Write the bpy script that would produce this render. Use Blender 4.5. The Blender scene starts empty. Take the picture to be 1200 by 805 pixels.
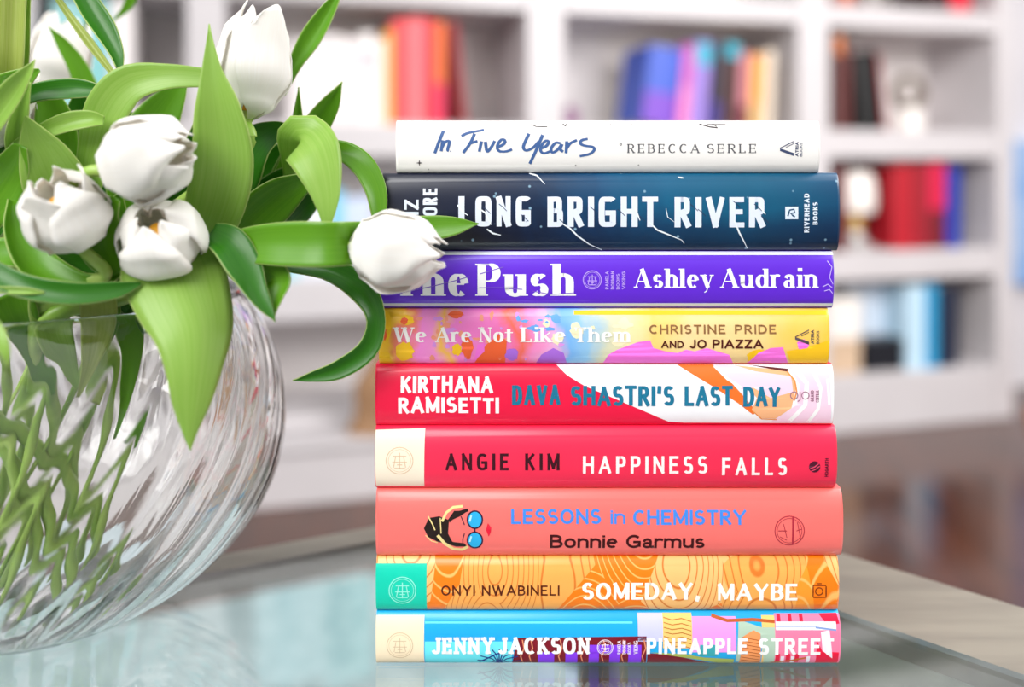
import bpy, bmesh, math, random
from mathutils import Vector, Matrix
from mathutils.geometry import tessellate_polygon
random.seed(7)
SC = bpy.context.scene
COL = SC.collection

# ------------------------------------------------------------------ camera, light, exposure
F = 1125.0            # focal length in pixels of the 1200x805 frame
CAMZ = 0.731          # eye height
TABLE = 0.473         # table top height
HOR = 195.0           # pixel row of the horizon
cam_d = bpy.data.cameras.new('camera')
cam = bpy.data.objects.new('camera', cam_d); COL.objects.link(cam)
cam.location = (0, 0, CAMZ); cam.rotation_euler = (math.pi/2, 0, 0)
cam_d.sensor_width = 36; cam_d.lens = 36*F/1200
cam_d.shift_y = -(402.5-HOR)/1200
cam_d.clip_start = 0.02
cam_d.dof.use_dof = True; cam_d.dof.focus_distance = 0.497; cam_d.dof.aperture_fstop = 2.5
SC.camera = cam

world = bpy.data.worlds.new('world'); SC.world = world; world.use_nodes = True
wn = world.node_tree; bg = wn.nodes['Background']
# overcast daylight: bright overhead, dimmer towards the horizon
_tc = wn.nodes.new('ShaderNodeTexCoord'); _sx = wn.nodes.new('ShaderNodeSeparateXYZ'); wn.links.new(_tc.outputs['Generated'], _sx.inputs[0])
_rp = wn.nodes.new('ShaderNodeValToRGB'); wn.links.new(_sx.outputs['Z'], _rp.inputs[0])
_e = _rp.color_ramp.elements; _e[0].position = 0.0; _e[0].color = (0.24, 0.24, 0.25, 1); _e[1].position = 0.75; _e[1].color = (1, 1, 1, 1)
_m = _e.new(0.30); _m.color = (0.55, 0.555, 0.57, 1)
wn.links.new(_rp.outputs[0], bg.inputs[0]); bg.inputs[1].default_value = 1.0

def area(name, loc, target, sx, sy, power, col=(1, 1, 1)):
    d = bpy.data.lights.new(name, 'AREA'); d.shape = 'RECTANGLE'; d.size = sx; d.size_y = sy
    d.energy = power; d.color = col
    o = bpy.data.objects.new(name, d); COL.objects.link(o); o.location = loc
    o.rotation_euler = (Vector(target)-Vector(loc)).to_track_quat('-Z', 'Y').to_euler()
    return o
area('window_light', (-1.3, -1.3, 2.3), (0, 0.6, 0.55), 1.8, 1.4, 84, (1.0, 0.99, 0.97))
area('shelf_fill_light', (1.45, 0.70, 1.55), (0.75, 2.5, 0.6), 1.2, 1.1, 50, (1.0, 0.97, 0.95))  # added fill lamp, no real window: brightens the bookcase and its shelf interiors

SC.view_settings.view_transform = 'Standard'; SC.view_settings.look = 'None'
SC.view_settings.gamma = 1.0; SC.view_settings.use_curve_mapping = False
SC.view_settings.exposure = 0.08
cy = SC.cycles
cy.use_denoising = True; cy.max_bounces = 16; cy.transmission_bounces = 14; cy.transparent_max_bounces = 16
cy.glossy_bounces = 6; cy.diffuse_bounces = 4; cy.sample_clamp_indirect = 6.0; cy.blur_glossy = 0.5

# ------------------------------------------------------------------ helpers
def P(px, py, y):
    return Vector(((px-600)/F*y, y, CAMZ+(HOR-py)/F*y))
def s2l(c):
    c /= 255.0
    return c/12.92 if c <= 0.04045 else ((c+0.055)/1.055)**2.4
def rgb(r, g, b): return (s2l(r), s2l(g), s2l(b), 1)

MATS = {}
def mat(name, col, rough=0.5, spec=0.5, metal=0, **kw):
    if name in MATS: return MATS[name]
    m = bpy.data.materials.new(name); m.use_nodes = True
    b = m.node_tree.nodes['Principled BSDF']
    b.inputs['Base Color'].default_value = col; b.inputs['Roughness'].default_value = rough
    b.inputs['Specular IOR Level'].default_value = spec; b.inputs['Metallic'].default_value = metal
    for k, v in kw.items(): b.inputs[k].default_value = v
    MATS[name] = m
    return m
def N(m, typ, **kw):
    n = m.node_tree.nodes.new(typ)
    for k, v in kw.items():
        if k in n.inputs: n.inputs[k].default_value = v
        else: setattr(n, k, v)
    return n
def LK(m, a, b): m.node_tree.links.new(a, b)
def ramp(m, stops, interp='LINEAR'):
    n = m.node_tree.nodes.new('ShaderNodeValToRGB'); n.color_ramp.interpolation = interp
    el = n.color_ramp.elements
    while len(el) > 1: el.remove(el[0])
    el[0].position = stops[0][0]; el[0].color = stops[0][1]
    for p, c in stops[1:]:
        e = el.new(p); e.color = c
    return n
def bsdf(m): return m.node_tree.nodes['Principled BSDF']

def empty(name, loc, label=None, cat=None, group=None, rz=0):
    o = bpy.data.objects.new(name, None); COL.objects.link(o); o.empty_display_size = 0.02
    o.location = loc; o.rotation_euler = (0, 0, rz)
    tag(o, label, cat, group); return o
def tag(o, label=None, cat=None, group=None, kind=None):
    if label: o['label'] = label
    if cat: o['category'] = cat
    if group: o['group'] = group
    if kind: o['kind'] = kind
    return o
def obj(name, verts, faces, m, parent=None, smooth=True, world=False, sharp=0.7, label=None, mods=None):
    me = bpy.data.meshes.new(name)
    if world and parent is not None:
        off = Vector(parent.location)
        p = parent.parent
        while p is not None: off += Vector(p.location); p = p.parent
        verts = [Vector(v)-off for v in verts]
    me.from_pydata([tuple(v) for v in verts], [], faces); me.update()
    bm = bmesh.new(); bm.from_mesh(me); bmesh.ops.recalc_face_normals(bm, faces=bm.faces[:]); bm.to_mesh(me); bm.free()
    if smooth:
        me.shade_smooth()
        if sharp: me.set_sharp_from_angle(angle=sharp)
    o = bpy.data.objects.new(name, me); COL.objects.link(o)
    if m: me.materials.append(m)
    if parent: o.parent = parent
    if label: o['label'] = label
    return o
def solidify(o, t, off=0):
    s = o.modifiers.new('s', 'SOLIDIFY'); s.thickness = t; s.offset = off; return o
def bevel(o, w, seg=2):
    b = o.modifiers.new('b', 'BEVEL'); b.width = w; b.segments = seg; b.limit_method = 'ANGLE'; return o
class MB:
    def __init__(s): s.v = []; s.f = []
    def box(s, x0, x1, y0, y1, z0, z1, M=None):
        k = len(s.v)
        for x in (x0, x1):
            for y in (y0, y1):
                for z in (z0, z1):
                    p = Vector((x, y, z)); s.v.append(M @ p if M else p)
        for f in ((0,1,3,2),(4,6,7,5),(0,4,5,1),(2,3,7,6),(0,2,6,4),(1,5,7,3)): s.f.append([k+i for i in f])
        return s
    def prism(s, poly, z0, z1):
        k = len(s.v); n = len(poly)
        for z in (z0, z1):
            for p in poly: s.v.append(Vector((p[0], p[1], z)))
        s.f.append([k+i for i in range(n)][::-1]); s.f.append([k+n+i for i in range(n)])
        for i in range(n): s.f.append([k+i, k+(i+1) % n, k+n+(i+1) % n, k+n+i])
        return s
    def lathe(s, prof, c=(0, 0, 0), n=40, rf=None):
        k = len(s.v); m = len(prof)
        for (r, z) in prof:
            for j in range(n):
                a = 2*math.pi*j/n
                rr = rf(r, z, a) if rf else r
                s.v.append(Vector((c[0]+rr*math.cos(a), c[1]+rr*math.sin(a), c[2]+z)))
        for i in range(m-1):
            for j in range(n):
                s.f.append([k+i*n+j, k+i*n+(j+1) % n, k+(i+1)*n+(j+1) % n, k+(i+1)*n+j])
        return s
    def tube(s, pts, rad, n=10):
        k = len(s.v); m = len(pts); up = Vector((0.13, 0.21, 1)).normalized()
        for i, p in enumerate(pts):
            t = (pts[min(i+1, m-1)]-pts[max(i-1, 0)]).normalized()
            a = t.cross(up)
            if a.length < 0.1: a = t.cross(Vector((1, 0, 0)))
            a.normalize(); b = t.cross(a)
            r = rad(i/(m-1)) if callable(rad) else rad
            for j in range(n):
                q = 2*math.pi*j/n
                s.v.append(p + a*(r*math.cos(q)) + b*(r*math.sin(q)))
        for i in range(m-1):
            for j in range(n):
                s.f.append([k+i*n+j, k+i*n+(j+1) % n, k+(i+1)*n+(j+1) % n, k+(i+1)*n+j])
        s.f.append([k+j for j in range(n)][::-1]); s.f.append([k+(m-1)*n+j for j in range(n)])
        return s
    def build(s, name, m, parent=None, **kw): return obj(name, s.v, s.f, m, parent, **kw)
def crom(ctrl, n):
    """Catmull-Rom through tuples of any length, n samples."""
    c = [tuple(2*a-b for a, b in zip(ctrl[0], ctrl[1]))]+list(ctrl)+[tuple(2*a-b for a, b in zip(ctrl[-1], ctrl[-2]))]
    out = []
    segs = len(ctrl)-1
    for i in range(n):
        u = i/(n-1)*segs; k = min(int(u), segs-1); t = u-k
        p0, p1, p2, p3 = c[k], c[k+1], c[k+2], c[k+3]
        out.append(tuple(0.5*((2*b)+(-a+cc)*t+(2*a-5*b+4*cc-d)*t*t+(-a+3*b-3*cc+d)*t**3) for a, b, cc, d in zip(p0, p1, p2, p3)))
    return out
# ------------------------------------------------------------------ the room
def noise_mix(m, c1, c2, scale, detail=3, stretch=(1, 1, 1), lo=0.35, hi=0.65, coord='Object'):
    tc = N(m, 'ShaderNodeTexCoord'); mp = N(m, 'ShaderNodeMapping'); mp.inputs['Scale'].default_value = stretch
    LK(m, tc.outputs[coord], mp.inputs[0])
    nz = N(m, 'ShaderNodeTexNoise'); nz.inputs['Scale'].default_value = scale; nz.inputs['Detail'].default_value = detail
    LK(m, mp.outputs[0], nz.inputs['Vector'])
    r = ramp(m, [(lo, c1), (hi, c2)]); LK(m, nz.outputs['Fac'], r.inputs[0])
    LK(m, r.outputs[0], bsdf(m).inputs['Base Color'])
    return r

m_floor = mat('floor_wood', (0.1, 0.08, 0.06, 1), 0.16, 0.6)
bsdf(m_floor).inputs['IOR'].default_value = 1.5
noise_mix(m_floor, rgb(58, 28, 12), rgb(88, 46, 24), 3.0, 4, (9, 1, 1))
m_wall = mat('wall_paint', rgb(226, 222, 226), 0.7)
noise_mix(m_wall, rgb(224, 221, 226), rgb(232, 228, 232), 6.0)
m_shelf = mat('shelf_paint', rgb(238, 230, 229), 0.42)
noise_mix(m_shelf, rgb(199, 194, 196), rgb(204, 199, 201), 5.0)
m_back = mat('shelf_back', rgb(222, 212, 209), 0.6)
noise_mix(m_back, rgb(236, 230, 228), rgb(240, 235, 233), 4.0)

TA = 0.30; ALPHA = math.atan(TA); Z0 = 2.35; CA = math.cos(ALPHA)
def zface(px): return Z0/(1-(px-600)/F*TA)
def U(px): return (px-600)/F*zface(px)/CA
def Zh(px, py): return CAMZ-(py-HOR)*zface(px)/F
def Z0p(y0): return CAMZ-y0*Z0/F

m_rug = mat('pale_rug', rgb(226, 232, 236), 0.9); noise_mix(m_rug, rgb(150, 164, 170), rgb(178, 188, 194), 40, 4)
m_rugb = mat('rug_border', rgb(196, 200, 196), 0.9); noise_mix(m_rugb, rgb(176, 180, 178), rgb(192, 196, 192), 40, 4)
fl = MB().prism([(-5, -3), (5, -3), (5, 5), (-5, 5)], -0.05, 0).build('floor', m_floor, smooth=False); tag(fl, kind='structure')
RW = Matrix.Translation((0, Z0, 0)) @ Matrix.Rotation(ALPHA, 4, 'Z')
w = MB().box(-2.6, 2.4, 0.325, 0.40, 0, 2.9, RW).build('wall_back', m_wall, smooth=False); tag(w, kind='structure')

# ------------------------------------------------------------------ bookcase
bc = empty('bookcase', (0, Z0, 0), 'tall white built-in bookcase with thick shelves along the back wall', 'bookcase', rz=ALPHA)
SH = {'S0': (-380, -350), 'S1': (-212.5, -183), 'S2': (-48, -11), 'S3': (112.5, 151), 'S4': (275, 350)}
UPR = [(18, 40), (218, 265), (618, 662), (936, 972), (1169, 1188)]
DEP = 0.32
top = Z0p(-420)
for i, (a, b) in enumerate(UPR):
    o = MB().box(U(a), U(b), 0, DEP-0.001, 0, top).build('upright', m_shelf, bc, smooth=False); bevel(o, 0.004)
for s in range(len(UPR)-1):
    u0, u1 = U(UPR[s][1]), U(UPR[s+1][0])
    for k, (a, b) in SH.items():
        if s < 2 and k == 'S3': a, b = 124, 170
        zb = Z0p(b) if k != 'S4' else 0.0
        o = MB().box(u0, u1, 0.004, DEP-0.02, zb, Z0p(a)).build('shelf' if k != 'S4' else 'base_panel', m_shelf, bc, smooth=False); bevel(o, 0.004)
MB().box(U(20), U(1187), DEP-0.02, DEP, 0.0, top-0.01).build('back_panel', m_back, bc, smooth=False)
MB().box(U(18), U(1188), -0.012, DEP, top, top+0.04).build('cornice', m_shelf, bc, smooth=False)

BH = {k: Z0p(v[0]) for k, v in SH.items()}; BHL = dict(BH); BHL['S3'] = Z0p(124)
def bm_(c, rough=0.5):
    return mat('book_cloth_%d_%d_%d' % c, rgb(*c), rough)
m_pages = mat('book_pages', rgb(236, 228, 212), 0.8)
def W(u, y, z):      # bookcase-local to world
    return RW @ Vector((u, y, z))
def shelf_book(name, label, a, b, ytop, shelf, c, lean=0.0, dep=0.17, back=0.03, group=None, Y2=None, h=None, band=None):
    """a book standing on a shelf between pixel columns a..b"""
    u0, u1 = U(a), U(b); z0 = (BHL if b < 640 else BH)[shelf]
    hh = h if h else Zh((a+b)/2, ytop)-z0
    t = u1-u0-0.0008
    r = empty(name, W((u0+u1)/2, back, z0+0.0006), label, 'book', group, rz=ALPHA)
    # leaning: shear-free rotation about the bottom edge
    M = Matrix.Rotation(lean, 4, 'Y')
    if lean: M = Matrix.Translation((0, 0, abs(math.sin(lean))*t/2)) @ M
    th = min(0.0028, t*0.2)
    mb = MB()
    n = 8; prof = [(-t/2+t*i/n, -0.004*math.sqrt(max(0, 1-abs(2*i/n-1)**3))) for i in range(n+1)]
    poly = [(-t/2, dep)]+prof+[(t/2, dep), (t/2-th, dep), (t/2-th, th), (-t/2+th, th), (-t/2+th, dep)]
    mb.prism(poly, 0, hh); mb.v = [M @ v for v in mb.v]
    mb.build('cover', bm_(c), r, sharp=0.5)
    p = MB().box(-t/2+th, t/2-th, th, dep-0.004, 0.003, hh-0.003, M).build('page_block', m_pages, r, smooth=False)
    if band:
        k = MB(); y0 = hh*band[0]; y1 = hh*band[1]
        for i in range(n):
            (xa, ya), (xb, yb) = prof[i], prof[i+1]; q = len(k.v)
            k.v += [M @ Vector((xa, ya-0.0006, y0)), M @ Vector((xb, yb-0.0006, y0)), M @ Vector((xb, yb-0.0006, y1)), M @ Vector((xa, ya-0.0006, y1))]
            k.f.append([q, q+1, q+2, q+3])
        k.build('spine_band', bm_(band[2]), r)
    return r

GW = 'books on the upper left shelf'
wh = [(338, 356, 46, (228, 220, 220), 'tall pale grey book at the far end of the white row, beside the top tulip'),
      (356, 374, 42, (232, 224, 222), 'second pale book of the white row from the top tulip'),
      (374, 392, 38, (226, 219, 220), 'third pale book of the white row from the top tulip'),
      (392, 408, 40, (236, 228, 226), 'fourth white book of the row from the top tulip'),
      (408, 424, 43, (229, 221, 221), 'fifth pale book of the white row from the top tulip'),
      (424, 440, 36, (238, 231, 229), 'sixth white book of the row, with a grey patch on its spine'),
      (440, 454, 44, (231, 222, 219), 'seventh pale book of the white row, next to the thin yellow one')]
for i, (a, b, y, c, l) in enumerate(wh):
    shelf_book('book', l, a, b, y, 'S2', c, group=GW, band=((0.62, 0.78, (200, 196, 204)) if i == 5 else None))
for a, b, y, c, l, ln in [(454, 463, 34, (246, 178, 62), 'thin orange-yellow book between white row and red books', 0),
        (463, 482, 21, (240, 78, 84), 'coral red book, first of the red row after the yellow one', 0),
        (482, 500, 19, (246, 118, 124), 'pink book between two red books on the upper left shelf', 0),
        (500, 512, 21, (226, 44, 62), 'bright red book between the pink and the orange book', 0),
        (512, 525, 24, (242, 118, 60), 'orange book in the red row on the upper left shelf', 0),
        (541, 552, 24, (140, 26, 36), 'dark red book leaning at the end of the red row', -0.10)]:
    shelf_book('book', l, a, b, y, 'S2', c, lean=ln, group=GW, band=((0.0, 0.4, (232, 50, 92)) if 'orange book in' in l else None))
GB = 'light blue books on the lower left shelf'
for a, b, y, c, l in [(352, 372, 238, (222, 226, 238), 'pale lavender book left of the bright blue one under the tulip leaves'),
        (372, 388, 236, (226, 230, 240), 'whitish blue book beside the bright blue one on the lower left shelf'),
        (388, 404, 222, (120, 200, 232), 'bright sky blue book behind the drooping tulip leaf'),
        (404, 424, 232, (200, 214, 240), 'pale blue book right of the sky blue one'),
        (424, 440, 230, (206, 216, 238), 'pale blue book at the end of the row, nearest the book stack'),
        (330, 352, 240, (150, 214, 226), 'turquoise book at the tulip end of the light blue row')]:
    shelf_book('book', l, a, b, y, 'S3', c, group=GB)
# far left compartment
for a, b, y, c, l in [(58, 92, -4, (150, 200, 200), 'pale teal book in the far left compartment, behind the yellow-green stalk'),
        (92, 126, -3, (132, 196, 198), 'teal book in the far left compartment, second of the pair'),
        (127, 155, -3, (236, 229, 228), 'wide white book beside the teal pair in the far left compartment')]:
    shelf_book('book', l, a, b, y, 'S2', c, group='books in the far left compartment')
# top left shelf, mirrored in the table
for i, (a, b, y, c, l) in enumerate([(300, 322, -150, (176, 208, 216), 'pale blue book on the top left shelf, first of its row'),
        (322, 350, -156, (150, 196, 206), 'soft blue book on the top left shelf, second of its row'),
        (350, 384, -148, (166, 204, 212), 'pale blue thick book on the top left shelf, third of its row'),
        (384, 410, -160, (70, 160, 166), 'deep teal book on the top left shelf, fourth of its row'),
        (410, 440, -152, (110, 186, 190), 'teal book on the top left shelf, last of its row')]):
    shelf_book('book', l, a, b, y, 'S1', c, group='books on the top left shelf')
# middle compartment
GM = 'leaning books on the middle shelf'
for a, b, y, c, l, ln, bd in [(757, 797, 56, (62, 92, 196), 'wide blue and violet book leaning at the start of the middle row', 0.13, (0.0, 0.42, (120, 70, 190))),
        (799, 812, 52, (206, 96, 178), 'magenta pink book leaning against the wide blue one', 0.11, (0.0, 0.5, (232, 130, 190))),
        (814, 833, 47, (150, 124, 206), 'lavender purple book leaning in the middle row', 0.10, (0.72, 0.97, (64, 170, 200))),
        (836, 850, 46, (36, 28, 48), 'near black book leaning in the middle row', 0.08, (0.0, 0.3, (48, 36, 120))),
        (852, 868, 49, (70, 36, 34), 'dark brown book with a turquoise top in the middle row', 0.07, (0.82, 0.99, (24, 166, 190))),
        (870, 882, 60, (196, 120, 132), 'dusty pink book in the middle row', 0.06, (0.0, 0.3, (120, 40, 60))),
        (884, 899, 64, (232, 160, 72), 'amber orange book in the middle row', 0.05, (0.0, 0.35, (206, 170, 110))),
        (902, 912, 58, (236, 220, 200), 'cream book at the right end of the middle row', 0.04, None)]:
    shelf_book('book', l, a, b, y, 'S2', c, lean=ln, group=GM, band=bd)
# right compartment, top shelf
for a, b, y, c, l in [(976, 993, -95, (110, 40, 34), 'dark red-brown book high on the top right shelf'),
        (993, 1008, -98, (196, 90, 50), 'rust orange book high on the top right shelf'),
        (1008, 1024, -92, (80, 40, 38), 'dark brown book high on the top right shelf'),
        (1100, 1122, -88, (60, 30, 34), 'almost black book standing before the red one on the top right shelf'),
        (1123, 1146, -84, (214, 34, 58), 'red book at the right end of the top right shelf')]:
    shelf_book('book', l, a, b, y, 'S1', c, group='books on the top right shelf')
# right compartment, second shelf
for a, b, y, c, l, ln, bd in [(975, 986, 46, (66, 42, 40), 'dark taupe book against the upright, beside the white spine of the stack', 0, None),
        (986, 996, 40, (84, 36, 34), 'dark red-brown book with a rusty orange top next to the dark taupe one', 0, (0.8, 0.99, (210, 120, 60))),
        (997, 1005, 52, (92, 40, 38), 'maroon book before the leaning black one', 0, None),
        (1018, 1042, 60, (6, 5, 6), 'black book leaning on the maroon one, right compartment', -0.11, None),
        (1044.5, 1047.5, 62, (150, 24, 30), 'thin red book leaning behind the black one', -0.115, None)]:
    shelf_book('book', l, a, b, y, 'S2', c, lean=ln, group='dark books in the right compartment', band=bd)
# right compartment, third shelf
for a, b, y, c, l in [(974, 990, 192, (52, 34, 36), 'blackish book beside the dark teal spine of the stack'),
        (990, 998, 196, (122, 30, 36), 'thin dark red book beside the white lamp shade'),
        (1055, 1078, 193, (176, 14, 34), 'deep red book right of the white lamp'),
        (1078, 1097, 193, (150, 12, 32), 'darker red book, second of the red ones by the lamp'),
        (1097, 1117, 191, (208, 16, 66), 'crimson pink book between the red pair and the blue book'),
        (1118, 1135, 196, (20, 52, 160), 'royal blue book at the end of the third shelf')]:
    shelf_book('book', l, a, b, y, 'S3', c, group='red and blue books in the right compartment', band=((0, 0.45, (110, 14, 30)) if 'crimson' in l else None))
# right compartment, bottom shelf
for a, b, y, c, l, bk in [(1024, 1047, 338, (214, 224, 236), 'pale blue-grey book standing behind the black box', 0.12),
        (1047, 1069, 337, (206, 220, 236), 'pale blue book standing behind the black box, second of the pair', 0.12),
        (1071, 1093, 336, (190, 220, 238), 'light sky blue book right of the black box', 0.03),
        (1094, 1108, 335, (36, 150, 200), 'strong cyan blue book on the bottom shelf', 0.03),
        (1109, 1132, 338, (26, 36, 60), 'dark navy book at the right end of the bottom shelf', 0.03)]:
    shelf_book('book', l, a, b, y, 'S4', c, back=bk, group='blue books on the bottom shelf')

# ornaments on the shelves
def lathe_thing(name, label, cat, px, shelf, parts, back=0.08):
    z0 = BH[shelf]; r = empty(name, W(U(px), back, z0+0.0006), label, cat, rz=ALPHA)
    for pn, prof, m in parts: MB().lathe(prof, n=32).build(pn, m, r)
    return r
m_cer = mat('white_ceramic', rgb(240, 234, 228), 0.35)
m_beige = mat('beige_ceramic', rgb(104, 90, 78), 0.6)
m_violet = mat('violet_glaze', rgb(150, 104, 140), 0.3)
m_brass = mat('brass', rgb(206, 168, 96), 0.35, metal=0.6)
m_silver = mat('silver', rgb(190, 186, 184), 0.35, metal=0.5)
m_black = mat('black_lacquer', rgb(22, 24, 32), 0.4)
m_tan = mat('tan_card', rgb(206, 178, 150), 0.7)
lathe_thing('candle_jar', 'small violet jar alone on the middle shelf beside the upright', 'jar', 675, 'S2',
    [('body', [(0, 0), (0.022, 0), (0.024, 0.01), (0.024, 0.036), (0.019, 0.04), (0.019, 0.012), (0, 0.012)], m_violet),
     ('lid', [(0, 0.041), (0.02, 0.041), (0.02, 0.047), (0.006, 0.049), (0.006, 0.055), (0, 0.056)], m_violet)], 0.05)
lathe_thing('table_lamp', 'small lamp with white rounded shade on metal foot beside the red books', 'lamp', 1025, 'S3',
    [('base', [(0, 0), (0.052, 0), (0.052, 0.012), (0.03, 0.03), (0.026, 0.05), (0, 0.05)], m_silver),
     ('stem', [(0, 0.05), (0.02, 0.05), (0.028, 0.07), (0.018, 0.09), (0.02, 0.11), (0, 0.11)], m_brass),
     ('lamp_shade', [(0.02, 0.10), (0.056, 0.105), (0.06, 0.13), (0.058, 0.18), (0.048, 0.215), (0.02, 0.222), (0, 0.222)], m_cer)], 0.09)
orn = empty('ring_ornament', W(U(1082), 0.06, BH['S2']+0.0006), 'beige ceramic ring ornament on a white foot beside the black book', 'ornament', rz=ALPHA)
pts = [Vector((0.042*math.cos(a*math.pi/14), 0, 0.112+0.042*math.sin(a*math.pi/14))) for a in range(-7, 20)]
MB().tube(pts, lambda t: 0.014+0.003*math.sin(t*9), 12).build('ring', m_beige, orn)
MB().lathe([(0, 0), (0.034, 0), (0.038, 0.02), (0.03, 0.06), (0.014, 0.07), (0, 0.07)]).build('foot', m_cer, orn)
def box_thing(name, label, a, b, z0, h, m, dep=0.16, back=0.03, lid=True):
    u0, u1 = U(a), U(b); r = empty(name, W((u0+u1)/2, back, z0+0.0006), label, 'box', 'storage boxes on the bottom shelf', rz=ALPHA); t = (u1-u0)/2
    bevel(MB().box(-t+0.002, t-0.002, 0.002, dep-0.002, 0, h*0.78).build('body', m, r, smooth=False), 0.003)
    bevel(MB().box(-t, t, 0, dep, h*0.78, h).build('lid', m, r, smooth=False), 0.003)
    return r
zt = BH['S4']
box_thing('storage_box', 'tan cardboard box on the bottom shelf beside the yellow book', 974, 1018, zt, 0.092, m_tan)
box_thing('storage_box', 'white box stacked on the tan cardboard box', 973, 1018, zt+0.0928, 0.115, m_cer)
box_thing('storage_box', 'low black box in front of the pale blue books', 1021, 1068, zt, 0.088, m_black, dep=0.08)

# canvas on the wall at the right edge
m_canvas = mat('blue_canvas', rgb(150, 186, 232), 0.7); noise_mix(m_canvas, rgb(128, 172, 228), rgb(178, 204, 238), 5)
cv = empty('canvas_picture', W(U(1260), 0.28, Z0p(185)), 'soft blue canvas hanging on the wall at the right edge', 'picture', rz=ALPHA)
zz0, zz1 = Z0p(185), Z0p(-40)
u0, u1 = U(1191)-U(1260), U(1420)-U(1260)
MB().box(u0+0.006, u1-0.006, 0.0, 0.04, 0.006, zz1-zz0-0.006).build('canvas', m_canvas, cv, smooth=False)
fm = MB(); H_ = zz1-zz0
fm.box(u0, u0+0.006, -0.003, 0.043, 0, H_); fm.box(u1-0.006, u1, -0.003, 0.043, 0, H_); fm.box(u0, u1, -0.003, 0.043, 0, 0.006); fm.box(u0, u1, -0.003, 0.043, H_-0.006, H_)
fm.build('frame', m_canvas, cv, smooth=False)

# low white ledge in front of the bookcase, with a basket
led = empty('low_ledge', W(U(440), -0.07, 0), 'low white ledge along the foot of the bookcase behind the vase', 'ledge', rz=ALPHA)
lu0, lu1 = U(-150)-U(440), U(690)-U(440)
bevel(MB().box(lu0, lu1, -0.07, 0.068, 0, 0.118).build('body', m_shelf, led, smooth=False), 0.003)
bevel(MB().box(lu0, lu1, -0.082, 0.068, 0.118, 0.132).build('top_board', m_shelf, led, smooth=False), 0.003)
m_wick = mat('wicker', rgb(146, 108, 76), 0.7)
tc = N(m_wick, 'ShaderNodeTexCoord'); wv = N(m_wick, 'ShaderNodeTexWave'); wv.bands_direction = 'Z'; wv.inputs['Scale'].default_value = 40
LK(m_wick, tc.outputs['Object'], wv.inputs['Vector']); r_ = ramp(m_wick, [(0, rgb(112, 78, 52)), (1, rgb(176, 136, 98))])
LK(m_wick, wv.outputs['Fac'], r_.inputs[0]); LK(m_wick, r_.outputs[0], bsdf(m_wick).inputs['Base Color'])
bk = empty('wicker_basket', W(U(476), -0.078, 0.1326), 'brown basket narrowing upwards on the low white ledge behind the stack', 'basket', rz=ALPHA)
prof = [(0, 0)]+[(0.066*(1-t)+0.040*t-0.004*math.sin(t*9), 0.20*t) for t in [i/14 for i in range(15)]]+[(0.034, 0.20), (0.05, 0.03), (0, 0.02)]
mbk = MB().lathe(prof, n=40, rf=lambda r, z, a: r*(1+0.02*math.sin(24*a)))
mbk.v = [Vector((v.x*2.3, v.y*0.9, v.z)) for v in mbk.v]
mbk.build('body', m_wick, bk)
rim = MB().tube([Vector((0.086*math.cos(a*math.pi/16), 0.037*math.sin(a*math.pi/16), 0.2)) for a in range(33)], 0.006, 8)
rim.build('rim', m_wick, bk)

m_owood = mat('orange_wood', rgb(186, 116, 74), 0.5)
tr = empty('wooden_tray', W(U(1245), -0.10, 0.0006), 'flat orange-brown wooden tray on the floor beside the foot of the bookcase', 'tray', rz=ALPHA)
MB().box(-0.16, 0.16, -0.07, 0.07, 0.0, 0.008).build('bottom', m_owood, tr, smooth=False)
rr = MB()
for q in ((-0.16, 0.16, -0.07, -0.062), (-0.16, 0.16, 0.062, 0.07), (-0.16, -0.152, -0.062, 0.062), (0.152, 0.16, -0.062, 0.062)): rr.box(q[0], q[1], q[2], q[3], 0.008, 0.036)
rr.build('rim', m_owood, tr, smooth=False)

# ------------------------------------------------------------------ rug and table
rg = empty('rug', (0, 1.0, 0.0005), 'pale blue-grey rug on the floor, seen through the glass table top', 'rug')
ra = Vector((math.cos(math.radians(-43)), math.sin(math.radians(-43)))); rb = Vector((-math.cos(math.radians(28)), -math.sin(math.radians(28))))
def rugpoly(g, band=0.0):
    c0 = Vector((0.20, 1.934))+rb*band; q = [c0, c0+ra*1.7, c0+ra*1.7+rb*(2.3-band), c0+rb*(2.3-band)]
    m_ = sum(q, Vector((0, 0)))/4
    return [tuple(p+(m_-p).normalized()*g-Vector((0, 1.0))) for p in q]
def on_rug(x, y):
    q = [Vector(p)+Vector((0, 1.0)) for p in rugpoly(-0.03)]; s = [(q[(k+1) % 4]-q[k]).cross(Vector((x, y))-q[k]) > 0 for k in range(4)]
    return all(s) or not any(s)
m_band = mat('rug_grey_green', rgb(92, 100, 92), 0.9); noise_mix(m_band, rgb(66, 72, 64), rgb(84, 90, 80), 40, 4)
pf = rugpoly(0.0, 0.52); pb = rugpoly(0.0)
MB().prism(pf, 0, 0.012).build('pile', m_rug, rg, smooth=False)
MB().prism([pb[0], pb[1], pf[1], pf[0]], 0, 0.0118).build('border', m_band, rg, smooth=False, label='broad grey-green rug border')

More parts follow.
